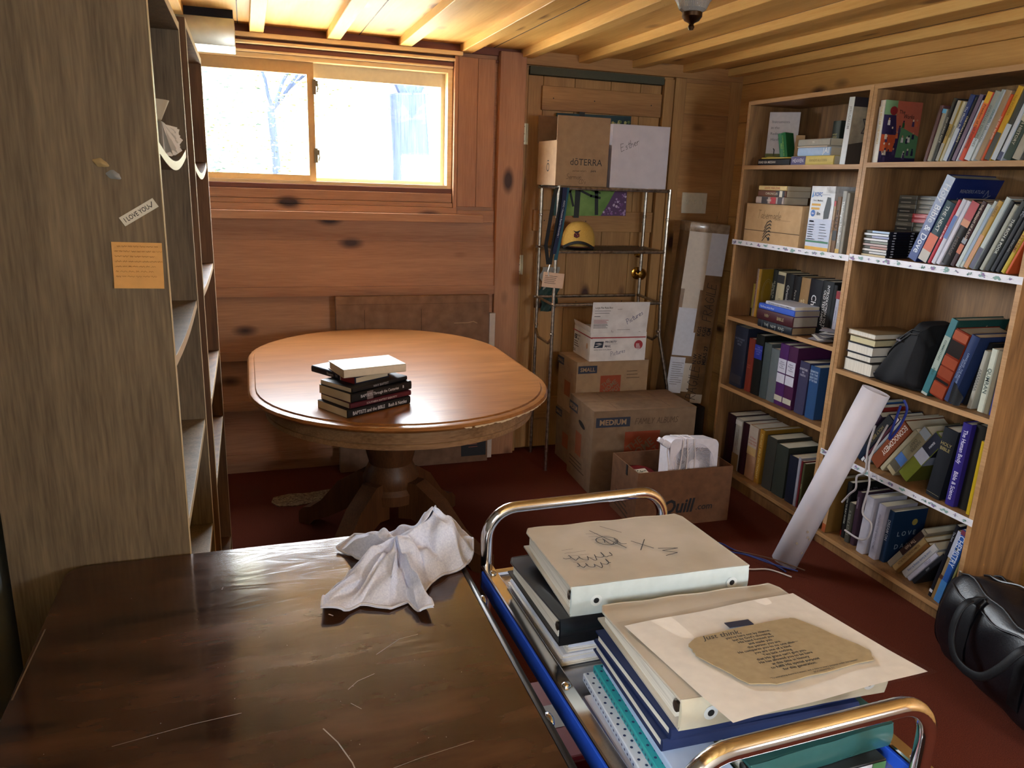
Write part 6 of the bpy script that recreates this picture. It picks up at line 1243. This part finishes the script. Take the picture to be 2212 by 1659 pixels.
def folder(label, M, w, d, h, c, dots=None):
    t = thing('folder', label, 'folder', M, TG); b = MB(); b.box(-w/2, w/2, 0, d, 0, h, c, None, min(.0015, h*.4))
    if dots:
        for i in range(int(w/.011)):
            for j in range(int(d/.011)):
                x, y = -w/2+.006+i*.011+(.0055 if j % 2 else 0), .006+j*.011
                if x > w/2-.004: continue
                b.poly([(x+.0022*math.cos(a), y+.0022*math.sin(a), h+.0004) for a in (0, 1.05, 2.1, 3.14, 4.2, 5.2)], dots)
        for j in range(int(d/.009)):
            for r_ in range(max(1, int(h/.009))): y = .005+j*.009; b.poly([(-w/2-.0005, y+.0022*math.cos(a), h*(r_+.5)/max(1, int(h/.009))+.0018*math.sin(a)) for a in (0, 1.05, 2.1, 3.14, 4.2, 5.2)], dots)
    b.build('sleeve', t); return t
folder('plain white folder lowest at the near end of the trolley', T(.474, .60, TR) @ RZ(-1), .11, .25, .012, plain('#c2cada', .5))
folder('white folder with navy polka dots on the trolley', T(.470, .605, TR+.0125) @ RZ(-3), .10, .275, .013, DOTW, DOTN)
folder('teal folder with navy polka dots just above the white dotted one', T(.4775, .612, TR+.026) @ RZ(-3), .085, .265, .012, TEAL, DOTN)
folder('pale blue folder beneath the navy hardbacks on the trolley', T(.482, .615, TR+.0385) @ RZ(-3), .074, .25, .012, LBL)
zz = TR+.0625
for i, (x, y, rz, t_, l) in enumerate(((.580, .655, -2, .017, 'lower navy hardback with white pages under the card-topped binder'), (.588, .662, 0, .0165, 'upper navy hardback with white pages under the card-topped binder'))):
    book(l, T(x+.145, y, zz+t_+.0003) @ RZ(rz) @ RY(-90), t_, .285, .215, '#1d2a52', pages=PAGES_W, group=TG); zz += t_+.0006
BZ = zz
ring_binder('white ring binder topped by a torn card, at the near end of the trolley', T(.603, .652, BZ) @ RZ(-2), .298, .245, .043, .022, VINYL, '#c3bda8', True)
NX = math.degrees(math.atan2(.043-.022, .245))
KB = T(.603, .652, BZ) @ RZ(-2) @ T(0, 0, .043) @ RX(-NX)
t = thing('page_sleeve', 'clear plastic sleeve with a blank white sheet on the card-topped binder', 'page protector', KB @ T(.016, .083, .0022) @ RZ(5), TG)
b = MB(); b.grid(lambda u, v: (-.148+.296*u, -.132+.238*v, .001+.004*max(0, .25-v)*4*.5+.0008*math.sin(11*u)), 16, 12, plain('#e6e3dc', .6)); b.build('sheet', t)
b = MB(); b.grid(lambda u, v: (-.155+.312*u, -.139+.254*v, .0022+.004*max(0, .25-v)*4*.5+.001*math.sin(11*u+2*v)), 16, 12, glass('clear_sleeve', (.98, .98, .98), .015, .2)); b.build('film', t)
KC = KB @ T(.022, .056, .0066) @ RZ(3) @ Matrix.Scale(1.1, 4)
b = MB(); KRAFT = textured('kraft_card', '#917f5e', '#9c8a68', 90, .85, .1, .001)
rr = random.Random(21); O = []; CPT = [(-.099, .02), (-.094, .046), (-.076, .056), (.058, .062), (.074, .056), (.104, -.036), (.092, -.054), (-.05, -.060), (-.078, -.048)]
for (xa, ya), (xb, yb) in zip(CPT, CPT[1:]+CPT[:1]):
    for q in range(6): O.append((xa+(xb-xa)*q/6+rr.uniform(-.0012, .0012), ya+(yb-ya)*q/6+rr.uniform(-.0012, .0012)))
b.prism(O, 0, .0012, KRAFT)
LN = ["you're here not by chance,", "but by God's choosing.", 'His hand formed you', 'and made you', 'the person you are.', 'He compares you to no one else\u2014', 'you are one of a kind.', 'You lack nothing', "that His grace can't give you.", 'He has allowed you to be here', 'at this time in history', 'to fulfill His special purpose', 'for this generation.']
b.text('Just think,', .0095, INK, T(-.045, .049, .0016), .056, .0, .35)
for i, s_ in enumerate(LN): b.text(s_, .0042, INK, T(-.012+.001*i, .0405-i*.0066, .0016), min(.088, len(s_)*.003), .016)
b.text('"To everything there is a season, and a time to every purpose under the heaven."', .0026, INK, T(.012, -.0495, .0016), .145, .01); b.text('ECCLESIASTES 3:1', .0026, INK, T(.02, -.054, .0016), .03, .01)
o = b.build('quote_card', None, 32, KC); tag(o, 'torn brown card with a printed poem headed Just think', 'card')
b = MB(); b.box(-.006, .032, -.008, .006, -.0005, .0005, plain('#25273a', .5), KB @ T(.0, .132, .0075)); tag(b.build('photo_scrap'), 'small dark slip peeking out above the torn brown card', 'paper slip')
# lower tray
for i, (x, y, w, d, h, c, l) in enumerate(((.495, .80, .17, .22, .22, '#5c1420', 'maroon box on the lower trolley tray beside the desk'), (.49, 1.08, .15, .2, .2, '#6a1a24', 'dark red binder box on the lower trolley tray, far end'), (.66, .95, .12, .3, .18, '#2a2024', 'dark storage case on the lower trolley tray'))):
    t = thing('storage_case', l, 'box', T(x, y, .3065)); b = MB(); b.box(-w/2, w/2, -d/2, d/2, 0, h, plain(c, .5), None, .004); b.build('body', t); b = MB(); b.box(-w/2-.002, w/2+.002, -d/2-.002, d/2+.002, h, h+.012, plain(c, .5), None, .002); b.rect(-.05, .05, -.03, .03, plain('#a8402c' if i == 0 else '#8a8480', .6), T(0, 0, h+.0125)); b.build('lid', t)

# ------------------------------------------------------------------ black leather travel bag
ax = Vector((-.245, -.97, 0)).normalized(); sd = Vector((ax.y, -ax.x, 0))   # along the bag; sd points to the camera side
O = Vector((2.065, 1.655, 0)); ang = math.degrees(math.atan2(ax.y, ax.x))
BM = T(O.x, O.y, 0) @ RZ(ang)      # local x along the bag, local y to its far side (towards the wall)
t = thing('travel_bag', 'soft black leather travel bag with looped handles on the carpet', 'bag', BM)
LB, WB, HBG = .58, .26, .30
def bag(u, v):
    a = 2*math.pi*v; e = min(1, math.sin(math.pi*min(1, max(0, u)))*3.2)**.4 if 0 < u < 1 else 0.25
    cx, sy = math.cos(a), math.sin(a)
    hw = (WB/2)*(1-.22*max(0, sy))*(.55+.45*e); y = hw*math.copysign(abs(cx)**.55, cx); zc = HBG*(.5+.5*math.copysign(abs(sy)**.6, sy))*(.78+.22*e)
    sl = .018*math.sin(9*u+3*a)*max(0, sy)+.008*math.sin(23*u+5*a)
    return (LB*u+.02*math.sin(2*a)*(.5-u), y+sl*.5+WB/2-.01, max(.002, zc+sl*.6*(sy > 0)))
b = MB(); b.grid(bag, 44, 48, LEATHER)
for u in (0., 1.): b.add([bag(u, v/48) for v in range(48)], [tuple(range(48))], LEATHER)
b.build('bag_body', t, 70)
PIP = plain('#0a0a0d', .35)
for nm, vs_ in (('zip', (.20, .24)), ('piping', (.94,))):
    b = MB()
    for v0 in vs_: b.tube([tuple(Vector(bag(q/40, v0))*1.0+Vector((0, 0, .003))) for q in range(2, 39)], .0035, PIP, 6)
    b.build(nm, t)
b = MB()
for u0 in (.02, .98): b.tube([tuple(Vector(bag(u0, q/40))) for q in range(40)], .0045, PIP, 6, True)
b.build('end_piping', t)
STRAP = textured('strap_leather', '#0a0a0c', '#131317', 200, .55, .3, .001, spec=.3)
def band(b, pts, w, th, mat):
    P_ = [Vector(p) for p in pts]; vs = []; fs = []
    for p in P_: vs += [tuple(p+Vector((-w/2, 0, 0))), tuple(p+Vector((w/2, 0, 0))), tuple(p+Vector((w/2, -th*.3, th))), tuple(p+Vector((-w/2, -th*.3, th)))]
    for i in range(len(P_)-1):
        for k in range(4): fs.append((4*i+k, 4*i+(k+1) % 4, 4*i+4+(k+1) % 4, 4*i+4+k))
    fs += [(3, 2, 1, 0), tuple(4*(len(P_)-1)+k for k in range(4))]; b.add(vs, fs, mat)
def ribbon(b, path, nrm, w, th, mat):
    P_ = [Vector(p) for p in path]; vs = []; fs = []; N_ = Vector(nrm).normalized()
    for i, p in enumerate(P_):
        d = (P_[min(i+1, len(P_)-1)]-P_[max(i-1, 0)]).normalized(); s_ = d.cross(N_)
        if s_.length < .35: s_ = Vector((1, 0, 0)).cross(d) if abs(d.x) < .9 else Vector((0, 0, 1))
        s_.normalize()
        if i and s_.dot(last) < 0: s_ = -s_
        last = s_; n_ = s_.cross(d).normalized()
        vs += [tuple(p+s_*a*w/2+n_*c*th/2) for a, c in ((-1, -.4), (-.8, -1), (.8, -1), (1, -.4), (1, .4), (.8, 1), (-.8, 1), (-1, .4))]
    for i in range(len(P_)-1):
        for k in range(8): fs.append((8*i+k, 8*i+(k+1) % 8, 8*i+8+(k+1) % 8, 8*i+8+k))
    fs += [tuple(range(7, -1, -1)), tuple(8*(len(P_)-1)+k for k in range(8))]; b.add(vs, fs, mat)
for side in (0, 1):
    b = MB(); yb = -.012 if side == 0 else WB*.8; 
    for xx in (.17, .40):
        pts = [tuple(Vector(bag(xx/LB, v0))+Vector((0, -.004 if side == 0 else .004, .002))) for v0 in ((.56, .52, .48, .44, .40, .36) if side == 0 else (.94, .98, .02, .06, .1, .14))]
        b = MB(); band(b, pts, .042, .004, STRAP); b.build('handle_base', t)
    b = MB(); 
    if side == 0: path = [(.17, .035, .272), (.168, -.015, .268), (.172, -.045, .225), (.188, -.062, .165), (.232, -.072, .122), (.29, -.072, .114), (.34, -.064, .132), (.375, -.048, .185), (.395, -.018, .25), (.40, .03, .272)]
    else: path = [(.17, .19, .25), (.165, .20, .30), (.18, .17, .35), (.22, .12, .375), (.29, .09, .38), (.36, .11, .37), (.40, .16, .33), (.40, .2, .26)]
    out = []
    for i in range(len(path)-1):
        p0, p1, p2, p3 = [Vector(path[max(0, min(len(path)-1, j))]) for j in (i-1, i, i+1, i+2)]
        for k in range(5): u = k/5; out.append(tuple(.5*((2*p1)+(-p0+p2)*u+(2*p0-5*p1+4*p2-p3)*u*u+(-p0+3*p1-3*p2+p3)*u**3)))
    out.append(path[-1]); ribbon(b, out, (0, -1, .15) if side == 0 else (0, -.3, 1), .026, .006, STRAP); b.build('handle', t, 60)
b = MB(); b.box(-.006, .006, -.004, .004, -.014, .014, plain('#a8a498', .3, .9), T(*bag(.05, .30)) @ T(-.008, -.004, .0), .002); b.build('zip_pull', t)
b = MB(); b.tube([tuple(Vector(bag(q/24, .41))+Vector((0, -.004, .002))) for q in range(2, 23)], .003, PIP, 6); b.tube([tuple(Vector(bag(q/24, .34))+Vector((0, -.002, .003))) for q in range(2, 23)], .003, PIP, 6); b.build('pocket_seam', t)
